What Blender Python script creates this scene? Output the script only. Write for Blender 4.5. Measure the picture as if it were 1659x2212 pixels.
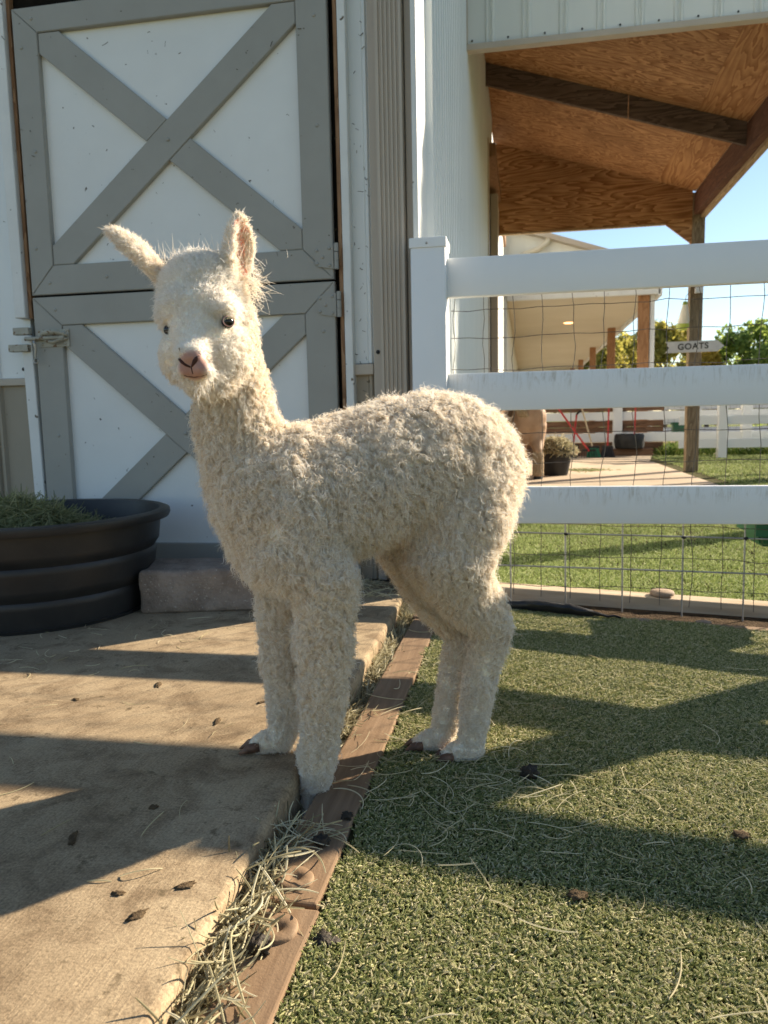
import bpy, bmesh, math, random
import numpy as np
from mathutils import Vector, Matrix, noise as mnoise
RAD = math.radians
random.seed(7); RNG = np.random.default_rng(7)
SC = bpy.context.scene
COL = SC.collection
for o in list(bpy.data.objects): bpy.data.objects.remove(o)

# ------------------------------------------------------------------ camera
CAM_H = 0.70
def cam_axes(yaw, pitch, roll):
    cy, sy = math.cos(yaw), math.sin(yaw)
    f = Vector((-sy*math.cos(pitch), cy*math.cos(pitch), -math.sin(pitch)))
    r = Vector((cy, sy, 0)); u = r.cross(f)
    return (math.cos(roll)*r + math.sin(roll)*u, -math.sin(roll)*r + math.cos(roll)*u, f)
CR, CU, CF = cam_axes(RAD(10.6), RAD(6.9), RAD(-1.2))
FPX = 3050.0 / 1.8517            # focal length in pixels of a 1659 x 2212 view
cam_d = bpy.data.cameras.new('camera'); cam = bpy.data.objects.new('camera', cam_d); COL.objects.link(cam)
cam.matrix_world = Matrix(((CR.x, CU.x, -CF.x, 0), (CR.y, CU.y, -CF.y, 0), (CR.z, CU.z, -CF.z, CAM_H), (0, 0, 0, 1)))
cam_d.sensor_fit = 'HORIZONTAL'; cam_d.sensor_width = 36; cam_d.lens = 3050/3072*36
cam_d.clip_start = 0.05; cam_d.clip_end = 3000
cam_d.dof.use_dof = True; cam_d.dof.focus_distance = 1.35; cam_d.dof.aperture_fstop = 11
SC.camera = cam
# pixel helpers (direction from the photograph, distance from the place itself)
def ray(x, y): return CF + CR*((x-829.5)/FPX) - CU*((y-1106)/FPX)
def at(x, y, Y):
    d = ray(x, y); t = Y/d.y; return Vector((d.x*t, Y, CAM_H + d.z*t))
def onz(x, y, z):
    d = ray(x, y); t = (z-CAM_H)/d.z; return Vector((d.x*t, d.y*t, z))

# ------------------------------------------------------------------ sky, sun, exposure
SUN_EL, SUN_AZ = RAD(25.5), RAD(48)          # azimuth from +Y towards +X
W = bpy.data.worlds.new('World'); SC.world = W; W.use_nodes = True
nt = W.node_tree; bg = nt.nodes['Background']
sky = nt.nodes.new('ShaderNodeTexSky'); sky.sky_type = 'NISHITA'; sky.sun_disc = False
sky.sun_elevation = SUN_EL; sky.sun_rotation = SUN_AZ; sky.altitude = 200; sky.air_density = 1.0; sky.dust_density = .15; sky.ozone_density = 2.6
nt.links.new(sky.outputs[0], bg.inputs[0]); bg.inputs[1].default_value = 0.075
sd = bpy.data.lights.new('sun', 'SUN'); sun = bpy.data.objects.new('sun', sd); COL.objects.link(sun)
sd.energy = 5.0; sd.angle = RAD(0.53); sd.color = (1.0, 0.90, 0.76)
sdir = Vector((math.sin(SUN_AZ)*math.cos(SUN_EL), math.cos(SUN_AZ)*math.cos(SUN_EL), math.sin(SUN_EL)))
sun.rotation_euler = sdir.to_track_quat('Z', 'Y').to_euler(); sun.location = (6, 6, 8)
SC.view_settings.view_transform = 'Standard'; SC.view_settings.look = 'None'
SC.view_settings.exposure = 1.32; SC.view_settings.gamma = 1
SC.view_settings.use_white_balance = True; SC.view_settings.white_balance_temperature = 7050; SC.view_settings.white_balance_tint = 10
SC.render.engine = 'CYCLES'
SC.cycles.use_denoising = True; SC.cycles.max_bounces = 10; SC.cycles.diffuse_bounces = 8
SC.cycles.transparent_max_bounces = 8
SC.render.film_transparent = False

# ------------------------------------------------------------------ materials
class NG:
    def __init__(s, name):
        s.m = bpy.data.materials.new(name); s.m.use_nodes = True; s.t = s.m.node_tree
        s.b = s.t.nodes['Principled BSDF']; s.out = s.t.nodes['Material Output']
        s.co = s.t.nodes.new('ShaderNodeTexCoord')
    def n(s, typ, **kw):
        nd = s.t.nodes.new('ShaderNode'+typ)
        for k, v in kw.items():
            if isinstance(k, str) and k.startswith('i_'): nd.inputs[k[2:].replace('_', ' ')].default_value = v
            else: setattr(nd, k, v)
        return nd
    def l(s, a, b): s.t.links.new(a, b)
    def mapping(s, scale=(1, 1, 1), coord='Object', rot=(0, 0, 0), vec=None):
        mp = s.n('Mapping'); mp.inputs['Scale'].default_value = scale; mp.inputs['Rotation'].default_value = rot
        s.l(vec or s.co.outputs[coord], mp.inputs['Vector']); return mp.outputs[0]
    def noise(s, vec, scale=5, detail=6, rough=.6, dist=0):
        nd = s.n('TexNoise'); nd.inputs['Scale'].default_value = scale; nd.inputs['Detail'].default_value = detail
        nd.inputs['Roughness'].default_value = rough; nd.inputs['Distortion'].default_value = dist
        s.l(vec, nd.inputs['Vector']); return nd.outputs['Fac']
    def ramp(s, fac, stops, interp='LINEAR'):
        r = s.n('ValToRGB'); cr = r.color_ramp; cr.interpolation = interp
        while len(cr.elements) > 1: cr.elements.remove(cr.elements[0])
        cr.elements[0].position = stops[0][0]; cr.elements[0].color = (*stops[0][1], 1) if not isinstance(stops[0][1], float) else (stops[0][1],)*3+(1,)
        for p, c in stops[1:]:
            e = cr.elements.new(p); e.color = (*c, 1) if not isinstance(c, float) else (c,)*3+(1,)
        s.l(fac, r.inputs[0]); return r.outputs[0]
    def mix(s, fac, a, b, typ='MIX'):
        m = s.n('MixRGB', blend_type=typ)
        for i, v in ((0, fac), (1, a), (2, b)):
            if isinstance(v, (int, float)): m.inputs[i].default_value = v
            elif isinstance(v, tuple): m.inputs[i].default_value = (*v, 1)
            else: s.l(v, m.inputs[i])
        return m.outputs[0]
    def bump(s, h, strength=.3, dist=.01):
        b = s.n('Bump'); b.inputs['Strength'].default_value = strength; b.inputs['Distance'].default_value = dist
        s.l(h, b.inputs['Height']); s.l(b.outputs[0], s.b.inputs['Normal'])
    def col(s, c):
        if isinstance(c, tuple): s.b.inputs['Base Color'].default_value = (*c, 1)
        else: s.l(c, s.b.inputs['Base Color'])
        return s
    def rough(s, r, spec=.3):
        if isinstance(r, (int, float)): s.b.inputs['Roughness'].default_value = r
        else: s.l(r, s.b.inputs['Roughness'])
        s.b.inputs['Specular IOR Level'].default_value = spec
        return s
def soft(name, c1, c2, scale=8, r=.6, spec=.3, bump=.15, bdist=.004, stretch=(1, 1, 1), bscale=None, specks=None, metal=0):
    g = NG(name); v = g.mapping(stretch)
    c = g.ramp(g.noise(v, scale), [(.3, c1), (.7, c2)])
    if specks:                               # small flecks of dirt lying on the surface
        sp = g.ramp(g.noise(g.mapping((1, 1, 1)), specks[0], 2, .5), [(specks[1], 0.0), (specks[1]+.04, 1.0)])
        c = g.mix(sp, c, specks[2])
    g.col(c).rough(r, spec); g.b.inputs['Metallic'].default_value = metal
    if bump: g.bump(g.noise(v, bscale or scale*6, 4), bump, bdist)
    return g.m
M = {}
M['door_white'] = soft('door_white', (.70, .71, .69), (.76, .77, .75), 3, .55, .3, .05, .003, specks=(38, .735, (.10, .08, .06)))
M['door_grey'] = soft('door_grey', (.315, .305, .27), (.355, .345, .31), 4, .55, .3, .06, .002, specks=(45, .75, (.10, .08, .06)))
M['trim_white'] = soft('trim_white', (.66, .66, .63), (.76, .76, .73), 5, .5, .35, .08, .003, specks=(30, .70, (.14, .11, .07)))
M['panel_white'] = soft('panel_white', (.70, .73, .72), (.78, .80, .79), 3, .4, .4, .04, .002, stretch=(1, 1, .2), specks=(40, .75, (.12, .10, .08)))
M['tan_metal'] = soft('tan_metal', (.44, .375, .30), (.50, .43, .35), 4, .45, .4, .05, .002, stretch=(1, 1, .3))
M['tan_metal_lower'] = soft('tan_metal_lower', (.30, .255, .19), (.36, .31, .24), 4, .5, .35, .05, .002, stretch=(1, 1, .3), specks=(30, .72, (.10, .08, .05)))
M['vinyl'] = None
g = NG('white_vinyl'); v = g.mapping((1, 1, 1))
base = g.ramp(g.noise(v, 2), [(.3, (.74, .75, .75)), (.7, (.79, .80, .80))])
scuff = g.noise(g.mapping((55, 9, 9)), 1.0, 5, .75, .8)
# grime rubbed along the upper edge of the rails by animals' chins
sep = g.n('SeparateXYZ'); g.l(g.co.outputs['Generated'], sep.inputs[0])
edge = g.ramp(sep.outputs[2], [(.45, 0.0), (.80, .9), (.93, .9), (1.0, .3)])
mk = g.mix(1.0, edge, g.ramp(scuff, [(.50, 0.0), (.68, .6)]), 'MULTIPLY')
g.col(g.mix(mk, base, (.36, .31, .22))).rough(.38, .45); g.bump(g.noise(v, 60, 3), .03, .002); M['vinyl_scuffed'] = g.m
M['vinyl'] = soft('vinyl_clean', (.75, .76, .76), (.80, .81, .81), 2, .38, .45, .03, .002, specks=(55, .77, (.15, .12, .1)))
# concrete with broom lines, stains and a worn aggregate look
g = NG('broomed_concrete'); v = g.mapping((1, 1, 1))
c = g.ramp(g.noise(v, 3.0, 8, .65), [(.28, (.255, .185, .112)), (.5, (.345, .258, .160)), (.74, (.43, .335, .215))])
st = g.ramp(g.noise(v, 9, 6, .7, .6), [(.46, 0.0), (.66, .8)])
c = g.mix(st, c, (.165, .112, .066))
st2 = g.ramp(g.noise(v, 26, 4, .7), [(.60, 0.0), (.70, .9)])
c = g.mix(st2, c, (.13, .095, .055))
br = g.noise(g.mapping((420, 9, 1), rot=(0, 0, RAD(-28))), 1, 4, .6)
fine = g.noise(v, 220, 3, .7)
c = g.mix(.13, c, g.ramp(br, [(.3, 0.0), (.7, 1.0)]), 'OVERLAY')
c = g.mix(.30, c, g.ramp(fine, [(.3, 0.0), (.7, 1.0)]), 'OVERLAY')
g.col(c).rough(.9, .15); g.bump(g.mix(.6, br, fine), .5, .003); M['concrete'] = g.m
M['concrete_far'] = soft('concrete_far', (.40, .31, .22), (.54, .44, .33), 1.2, .9, .1, .3, .01, bscale=30)
M['block'] = soft('rough_block', (.20, .155, .125), (.34, .275, .225), 14, .95, .1, .9, .010, bscale=70, specks=(120, .66, (.42, .38, .33)))
# composite edging plank
g = NG('edging_plank'); v = g.mapping((1, 1, 1))
gr = g.noise(g.mapping((60, 4, 30)), 1, 6, .65, .4)
c = g.ramp(gr, [(.25, (.17, .105, .062)), (.55, (.25, .165, .10)), (.8, (.34, .235, .15))])
c = g.mix(g.ramp(g.noise(v, 11, 6, .7), [(.50, 0.0), (.72, .8)]), c, (.20, .135, .085))
g.col(c).rough(.85, .15); g.bump(g.mix(.5, gr, g.noise(v, 200, 3)), .5, .003); M['plank'] = g.m
M['pale_plank'] = soft('pale_timber', (.36, .27, .18), (.52, .42, .31), 9, .9, .1, .3, .003, stretch=(.3, 3, 3))
M['disc'] = soft('plastic_disc', (.22, .155, .11), (.34, .255, .185), 30, .8, .2, .5, .003, bscale=160)
M['soil'] = soft('soil', (.045, .03, .02), (.13, .09, .055), 22, 1, .05, 1.0, .03, bscale=90)
M['thatch'] = soft('thatch', (.045, .045, .018), (.12, .11, .05), 30, 1, .05, .8, .01, bscale=200)
M['black_plastic'] = soft('black_plastic', (.012, .012, .013), (.03, .029, .028), 6, .42, .4, .15, .004, specks=(60, .80, (.10, .08, .06)))
M['rubber'] = soft('black_rubber', (.012, .012, .012), (.028, .028, .028), 10, .6, .3, .2, .004)
M['steel'] = soft('galvanized_steel', (.30, .29, .27), (.46, .45, .42), 12, .45, .5, .15, .002, metal=.7)
M['wire'] = soft('dark_wire', (.07, .06, .05), (.16, .14, .12), 30, .5, .4, .1, .001, metal=.5)
M['old_steel'] = soft('painted_steel', (.30, .28, .22), (.44, .42, .35), 25, .5, .4, .15, .002, specks=(50, .62, (.16, .09, .04)))
M['black'] = soft('gap_shade', (.008, .007, .006), (.02, .017, .014), 10, .9, .05, 0)  # near-black colour standing for the shade inside door openings
def wood(name, dark, light, axis, scale=3.0, grain=10, rough=.75, dist=2.6, stain=.5):
    g = NG(name); st = {'X': (.14, 1, 1), 'Y': (1, .14, 1), 'Z': (1, 1, .14)}[axis]
    v = g.mapping(tuple(a*scale for a in st))
    wv = g.n('TexWave', wave_type='RINGS' if name.startswith('ply') else 'BANDS', bands_direction='DIAGONAL') if not name.startswith('ply') else g.n('TexWave', wave_type='BANDS', bands_direction='DIAGONAL')
    n1 = g.noise(v, 1.6, 3, .5, .5)
    big = g.n('Math', operation='MULTIPLY'); g.l(n1, big.inputs[0]); big.inputs[1].default_value = grain
    fr = g.n('Math', operation='FRACT'); g.l(big.outputs[0], fr.inputs[0])
    fine = g.noise(tuple and g.mapping(tuple(a*scale*14 for a in st)), 2, 4, .6)
    f = g.mix(.35, fr.outputs[0], fine)
    c = g.ramp(f, [(.15, dark), (.5, tuple((a+b)/2 for a, b in zip(dark, light))), (.85, light)])
    c = g.mix(g.ramp(g.noise(g.mapping((1, 1, 1)), 1.3, 5, .6), [(.45, 0.0), (.75, stain)]), c, tuple(a*.55 for a in dark))
    g.col(c).rough(rough, .2); g.bump(fine, .25, .003); g.t.nodes.remove(wv); return g.m
M['ply'] = wood('plywood', (.21, .085, .032), (.58, .33, .165), 'X', 3.2, 13)
M['ply_y'] = wood('plywood_edge_strip', (.27, .115, .045), (.54, .30, .14), 'Y', 3.2, 13)
M['rafter'] = wood('dark_rafter', (.065, .045, .036), (.17, .12, .095), 'X', 5, 9, stain=.3)
M['beam_y'] = wood('brown_beam', (.09, .042, .028), (.17, .085, .055), 'Y', 5, 9, stain=.2)
M['post_wood'] = wood('weathered_post', (.13, .095, .06), (.32, .25, .165), 'Z', 7, 10, stain=.5)
M['fresh_wood'] = wood('column_wood', (.26, .125, .055), (.42, .22, .11), 'Z', 6, 8, stain=.3)
M['brown_board'] = wood('brown_board', (.12, .062, .036), (.23, .13, .08), 'X', 4, 8, stain=.3)
M['edge_wood'] = wood('pale_fascia', (.30, .20, .11), (.50, .38, .24), 'Y', 5, 8, stain=.3)
M['jamb'] = wood('jamb_wood', (.20, .10, .05), (.42, .25, .14), 'Z', 8, 9)
M['soffit'] = soft('soffit_cream', (.60, .55, .44), (.66, .61, .50), .8, .7, .2, .02, .004)
M['siding'] = soft('siding_white', (.66, .68, .64), (.76, .77, .73), 1.2, .45, .35, .05, .003, stretch=(1, 1, .2))
M['green_plastic'] = soft('green_plastic', (.010, .10, .045), (.018, .14, .065), 9, .4, .4, .1, .003)
M['red_paint'] = soft('red_paint', (.42, .02, .015), (.52, .04, .03), 9, .4, .4, .05, .002)
M['pale_handle'] = soft('pale_handle', (.48, .36, .22), (.60, .47, .31), 20, .6, .2, .1, .002)
M['sign_white'] = soft('sign_board', (.60, .60, .60), (.70, .70, .70), 10, .7, .2, .1, .002)
M['ink'] = soft('black_paint', (.02, .02, .02), (.04, .04, .04), 10, .7, .2, 0)
M['dung'] = soft('manure', (.018, .014, .010), (.06, .045, .03), 60, .6, .3, 1.0, .006, bscale=140)
M['bag_white'] = soft('bag_film', (.62, .64, .56), (.74, .75, .68), 12, .3, .5, .1, .003)
M['bag_green'] = soft('bag_liquid', (.30, .42, .05), (.42, .52, .10), 12, .3, .5, .1, .003)
M['lamp_glass'] = soft('lamp_lens', (.6, .62, .62), (.72, .73, .72), 12, .2, .6, 0)
def blade(name, cols, transl=.3, rough=.6):
    """fibre material: colour differs from strand to strand"""
    g = NG(name); hi = g.n('HairInfo')
    c = g.ramp(hi.outputs['Random'], cols)
    df = g.n('BsdfPrincipled'); df.inputs['Roughness'].default_value = rough; df.inputs['Specular IOR Level'].default_value = .25
    tr = g.n('BsdfTranslucent'); mx = g.n('MixShader'); mx.inputs[0].default_value = transl
    g.l(c, df.inputs['Base Color']); g.l(c, tr.inputs[0]); g.l(df.outputs[0], mx.inputs[1]); g.l(tr.outputs[0], mx.inputs[2])
    g.l(mx.outputs[0], g.out.inputs[0]); g.t.nodes.remove(g.b); return g.m
M['turf'] = blade('turf_blades', [(0, (.07, .085, .025)), (.20, (.15, .18, .055)), (.42, (.25, .265, .09)), (.65, (.36, .35, .15)), (.86, (.50, .45, .24)), (1, (.60, .53, .34))], .2)
M['turf_far'] = blade('turf_blades_fresh', [(0, (.13, .18, .045)), (.4, (.24, .30, .09)), (.75, (.36, .42, .15)), (1, (.52, .54, .27))], .25)
M['weeds'] = blade('weeds', [(0, (.05, .10, .02)), (.6, (.12, .20, .03)), (1, (.3, .32, .08))], .3)
M['hay'] = blade('hay', [(0, (.15, .12, .06)), (.35, (.32, .28, .16)), (.7, (.50, .46, .29)), (1, (.66, .61, .44))], .3)
M['hay_green'] = blade('hay_green', [(0, (.12, .13, .05)), (.5, (.26, .27, .12)), (1, (.42, .40, .22))], .3)
M['straw'] = blade('straw', [(0, (.36, .30, .16)), (.5, (.58, .51, .32)), (1, (.74, .67, .47))], .3)
M['debris'] = blade('debris', [(0, (.03, .022, .015)), (1, (.12, .09, .05))], .1)

# ------------------------------------------------------------------ mesh helpers
def link(o, parent=None):
    COL.objects.link(o)
    if parent is not None: o.parent = parent
    return o
def tag(o, label=None, cat=None, group=None, kind=None):
    if label: o['label'] = label
    if cat: o['category'] = cat
    if group: o['group'] = group
    if kind: o['kind'] = kind
    return o
def empty(name, loc=(0, 0, 0), label=None, cat=None, group=None, rz=0):
    o = bpy.data.objects.new(name, None); o.location = loc; o.rotation_euler.z = rz; o.empty_display_size = .1
    link(o); tag(o, label, cat, group); return o
class MB:
    def __init__(s): s.bm = bmesh.new()
    def box(s, x0, x1, y0, y1, z0, z1, bev=0, seg=2, rot=None, jit=0):
        vs = [s.bm.verts.new((x, y, z)) for z in (z0, z1) for y in (y0, y1) for x in (x0, x1)]
        F = [(0, 2, 3, 1), (4, 5, 7, 6), (0, 1, 5, 4), (2, 6, 7, 3), (0, 4, 6, 2), (1, 3, 7, 5)]
        fs = [s.bm.faces.new([vs[i] for i in f]) for f in F]
        if bev:
            es = list({e for f in fs for e in f.edges})
            bmesh.ops.bevel(s.bm, geom=es, offset=bev, segments=seg, affect='EDGES', profile=.5)
        return s
    def prism_y(s, pts, y0, y1, bev=0):
        """polygon in X-Z pushed from y0 (front) to y1"""
        a = [s.bm.verts.new((p[0], y0, p[1])) for p in pts]; b = [s.bm.verts.new((p[0], y1, p[1])) for p in pts]
        n = len(pts); area = sum(pts[i][0]*pts[(i+1) % n][1]-pts[(i+1) % n][0]*pts[i][1] for i in range(n))
        if area < 0: a.reverse(); b.reverse()
        fs = [s.bm.faces.new(a), s.bm.faces.new(b[::-1])]
        for i in range(n): fs.append(s.bm.faces.new((a[i], b[i], b[(i+1) % n], a[(i+1) % n])))
        if bev:
            es = list(fs[0].edges); bmesh.ops.bevel(s.bm, geom=es, offset=bev, segments=2, affect='EDGES')
        return s
    def tube(s, pts, rad, n=8, cap=True, flat=1.0):
        pts = [Vector(p) for p in pts]; rings = []
        if not isinstance(rad, (list, tuple)): rad = [rad]*len(pts)
        up = None
        for i, p in enumerate(pts):
            d = (pts[min(i+1, len(pts)-1)] - pts[max(i-1, 0)]).normalized()
            if up is None: up = d.orthogonal().normalized()
            up = (up - d*up.dot(d)).normalized(); sd_ = d.cross(up)
            rings.append([s.bm.verts.new(p + up*math.cos(a)*rad[i]*flat + sd_*math.sin(a)*rad[i]) for a in [2*math.pi*k/n for k in range(n)]])
        for i in range(len(rings)-1):
            for k in range(n): s.bm.faces.new((rings[i][k], rings[i][(k+1) % n], rings[i+1][(k+1) % n], rings[i+1][k]))
        if cap: s.bm.faces.new(rings[0][::-1]); s.bm.faces.new(rings[-1])
        return s
    def lathe(s, prof, n=32, c=(0, 0), sx=1, sy=1, close=False):
        rings = [[s.bm.verts.new((c[0]+r*sx*math.cos(2*math.pi*k/n), c[1]+r*sy*math.sin(2*math.pi*k/n), z)) for k in range(n)] for r, z in prof]
        for i in range(len(rings)-1):
            for k in range(n): s.bm.faces.new((rings[i][k], rings[i][(k+1) % n], rings[i+1][(k+1) % n], rings[i+1][k]))
        if close: s.bm.faces.new(rings[0][::-1]); s.bm.faces.new(rings[-1])
        return s
    def ball(s, c, r, sub=2, jit=0, seed=0):
        if not isinstance(r, (tuple, list)): r = (r, r, r)
        g_ = bmesh.ops.create_icosphere(s.bm, subdivisions=sub, radius=1)
        for v in g_['verts']:
            k = 1 + jit*mnoise.noise(v.co*2.3 + Vector((seed, seed*1.7, 0)))
            v.co = Vector((c[0]+v.co.x*r[0]*k, c[1]+v.co.y*r[1]*k, c[2]+v.co.z*r[2]*k))
        return s
    def build(s, name, mat, parent=None, smooth=False, label=None, cat=None, group=None, kind=None):
        bmesh.ops.recalc_face_normals(s.bm, faces=s.bm.faces[:])
        me = bpy.data.meshes.new(name); s.bm.to_mesh(me); s.bm.free()
        me.materials.append(M[mat] if isinstance(mat, str) else mat)
        if smooth:
            me.polygons.foreach_set('use_smooth', [True]*len(me.polygons))
            if smooth != 'all': me.set_sharp_from_angle(angle=RAD(40))
        o = bpy.data.objects.new(name, me); link(o, parent); tag(o, label, cat, group, kind); return o
def curves(name, pts, rad, mat, parent=None, **kw):
    """pts (n, k, 3), rad (k,) or (n, k): real fibres"""
    n, k, _ = pts.shape
    cu = bpy.data.hair_curves.new(name); cu.add_curves([k]*n)
    cu.attributes['position'].data.foreach_set('vector', np.ascontiguousarray(pts, dtype=np.float32).ravel()) if 'position' in cu.attributes else cu.position_data.foreach_set('vector', pts.astype(np.float32).ravel())
    r = np.broadcast_to(rad, (n, k)).astype(np.float32)
    ra = cu.attributes.get('radius') or cu.attributes.new('radius', 'FLOAT', 'POINT')
    ra.data.foreach_set('value', np.ascontiguousarray(r).ravel())
    cu.materials.append(M[mat] if isinstance(mat, str) else mat)
    o = bpy.data.objects.new(name, cu); link(o, parent); tag(o, **kw); return o
def in_view(P, margin=60):
    """keep what the lens or a step to the side could see"""
    d = P - np.array([0, 0, CAM_H]); f = d@np.array(CF)
    x = 829.5 + FPX*(d@np.array(CR))/np.maximum(f, .01); y = 1106 - FPX*(d@np.array(CU))/np.maximum(f, .01)
    return (f > .1) & (x > -margin) & (x < 1659+margin) & (y > -margin) & (y < 2212+margin)
def vnoise(P, scale, seed=0):
    """cheap smooth value noise on XY"""
    q = P[:, :2]*scale + seed*17.3; i = np.floor(q).astype(int); f = q-i; f = f*f*(3-2*f)
    def hsh(a, b): return np.modf(np.abs(np.sin(a*127.1+b*311.7+seed)*43758.5453))[0]
    a = hsh(i[:, 0], i[:, 1]); b = hsh(i[:, 0]+1, i[:, 1]); c = hsh(i[:, 0], i[:, 1]+1); d = hsh(i[:, 0]+1, i[:, 1]+1)
    return (a*(1-f[:, 0])+b*f[:, 0])*(1-f[:, 1])+(c*(1-f[:, 0])+d*f[:, 0])*f[:, 1]

# ------------------------------------------------------------------ the ground
SLAB = .055
def gz(x, y):
    w = np.clip((8-y)/4.5, 0, 1); w = w*w*(3-2*w)
    return -.055*(np.clip(x, -.6, 5)+.05)*w
def sheet(name, x0, x1, y0, y1, nx, ny, dz, mat, amp=0, **kw):
    me = bpy.data.meshes.new(name)
    X, Y = np.meshgrid(np.linspace(x0, x1, nx), np.linspace(y0, y1, ny)); P = np.stack([X.ravel(), Y.ravel()], 1)
    z = gz(P[:, 0], P[:, 1]) + dz + (amp*(vnoise(P, 3, 3)-.5) if amp else 0)
    V = np.column_stack([P, z]); I = np.arange(nx*ny).reshape(ny, nx)
    F = np.stack([I[:-1, :-1], I[:-1, 1:], I[1:, 1:], I[1:, :-1]], -1).reshape(-1, 4)
    me.from_pydata(V.tolist(), [], F.tolist()); me.materials.append(M[mat]); me.polygons.foreach_set('use_smooth', [True]*len(me.polygons))
    o = bpy.data.objects.new(name, me); link(o); tag(o, **kw); return o
M['earth'] = soft('earth', (.16, .12, .075), (.27, .21, .14), 3, 1, .05, .6, .02, bscale=40)
M['pasture'] = soft('pasture', (.10, .13, .045), (.20, .21, .09), .4, 1, .05, .6, .05, bscale=12)
g0 = MB(); 
for a, b, c_, d in ((-1500, 1500, -1500, 1500),):
    g0.box(a, b, c_, d, -1.2, -.30)
g0.build('ground', 'pasture', kind='structure')
sheet('earth', -8, 14, -3, 40, 60, 90, -.06, 'earth', .01, kind='structure')
sheet('turf_base', -.30, 5.0, -1.5, 2.76, 60, 60, -.004, 'thatch', kind='structure')
sheet('turf_base', -.38, 8.0, 3.08, 13.9, 60, 80, -.004, 'thatch', kind='structure')
def grass(name, n, x0, x1, y0, y1, L, wdt, mat, dens=None, up=.55, margin=60):
    P = np.column_stack([RNG.uniform(x0, x1, n), RNG.uniform(y0, y1, n), np.zeros(n)])
    P[:, 2] = gz(P[:, 0], P[:, 1])
    k = in_view(P, margin) | (in_view(P, 1000) & (RNG.random(n) < .62))
    if dens is not None: k &= dens(P)
    P = P[k]; n = len(P)
    a = RNG.uniform(0, 2*np.pi, n) + 2.0*vnoise(P, 9, 5)
    ln = L*RNG.uniform(.6, 1.3, n)
    ln *= .55 + .9*vnoise(P, 5, 1)
    lean = RNG.uniform(.25, 1.25, n); d = np.column_stack([np.cos(a), np.sin(a), np.zeros(n)])
    Q = np.zeros((n, 4, 3)); Z = np.array([0, 0, 1.])
    for i, t in enumerate((0, .4, .75, 1.0)):
        Q[:, i] = P + d*(ln*lean*t**1.5*.8)[:, None] + Z*(ln*up*(t - .25*lean*t*t))[:, None]
    r = wdt*RNG.uniform(.6, 1.25, n)[:, None]*np.array([1, 1, .85, .35])
    return curves(name, Q, r, mat)
def near_edge(P): return P[:, 0] > -.282 + .004*np.sin(P[:, 1]*40)
tag(grass('turf', 1000000, -.30, 2.9, .25, 2.74, .0175, .00115, 'turf', near_edge), 'short worn artificial turf around the young alpaca', 'turf', kind='stuff')
tag(grass('turf', 480000, -.38, 5.0, 3.09, 8.0, .018, .0016, 'turf_far', lambda P: (P[:, 0] > -.3) & ((P[:, 1] < 5.7) | (P[:, 0] > 1.85)) & (RNG.random(len(P)) < 9/P[:, 1]**2), up=.9), 'bright green artificial turf beyond the white fence', 'turf', kind='stuff')
tag(grass('turf', 60000, 1.0, 7.5, 7.0, 13.8, .022, .004, 'turf_far', lambda P: (P[:, 0] > 2.0 + .0*P[:, 1]), up=.9), 'far turf strip beside the wooden sign post', 'turf', kind='stuff')
tag(grass('weed_strip', 9000, 2.2, 9, 13.4, 15.5, .16, .010, 'weeds', lambda P: vnoise(P, 1.4, 2) > .35, up=1.0), 'weedy green growth along the foot of the far white fence', 'weeds', kind='stuff')

# near concrete pad, its edge worn round; it stops short of the barn wall
b = MB(); b.box(-7.0, 0, 0, 5.0, -.12, SLAB, .014, 4)
for v_ in b.bm.verts:
    if v_.co.x > -1: v_.co.x += -.399
    if v_.co.y < 1: v_.co.y += -2.0
    else: v_.co.y += -2.03 if v_.co.x > -3 else -2.03
bmesh.ops.subdivide_edges(b.bm, edges=[e for e in b.bm.edges if e.calc_length() > 1.2], cuts=40, use_grid_fill=True)
for v_ in b.bm.verts:
    if v_.co.x > -.6:
        v_.co.x += -.020*(v_.co.y-.69) + .004*mnoise.noise(Vector((0, v_.co.y*3.1, v_.co.z*9))) + .004*mnoise.noise(Vector((5, v_.co.y*17, v_.co.z*30)))
b.build('concrete_slab', 'concrete', smooth=True, kind='structure')
b = MB(); b.box(-.80, -.34, -1.5, 3.02, -.12, -.055); b.build('trench_soil', 'soil', kind='structure')
b = MB(); b.box(-7, -.36, 2.90, 3.10, -.1, .048); b.build('wall_foot_earth', 'soil', kind='structure')
# far concrete patio under the porch
def poly_sheet(name, pts, z0, z1, mat, **kw):
    bm = MB(); a = [bm.bm.verts.new((x, y, z1)) for x, y in pts]; c = [bm.bm.verts.new((x, y, z0)) for x, y in pts]
    bm.bm.faces.new(a); bm.bm.faces.new(c[::-1]); n = len(pts)
    for i in range(n): bm.bm.faces.new((a[i], c[i], c[(i+1) % n], a[(i+1) % n]))
    return bm.build(name, mat, **kw)
poly_sheet('patio', [(-.42, 5.75), (1.82, 5.75), (1.82, 12.0), (2.2, 14.0), (-.42, 14.2)], -.2, .012, 'concrete_far', kind='structure')
poly_sheet('gravel_lane', [(2.3, 15.6), (14, 15.6), (14, 19.5), (2.3, 19.5)], -.2, -.02, 'earth', kind='structure')

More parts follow.
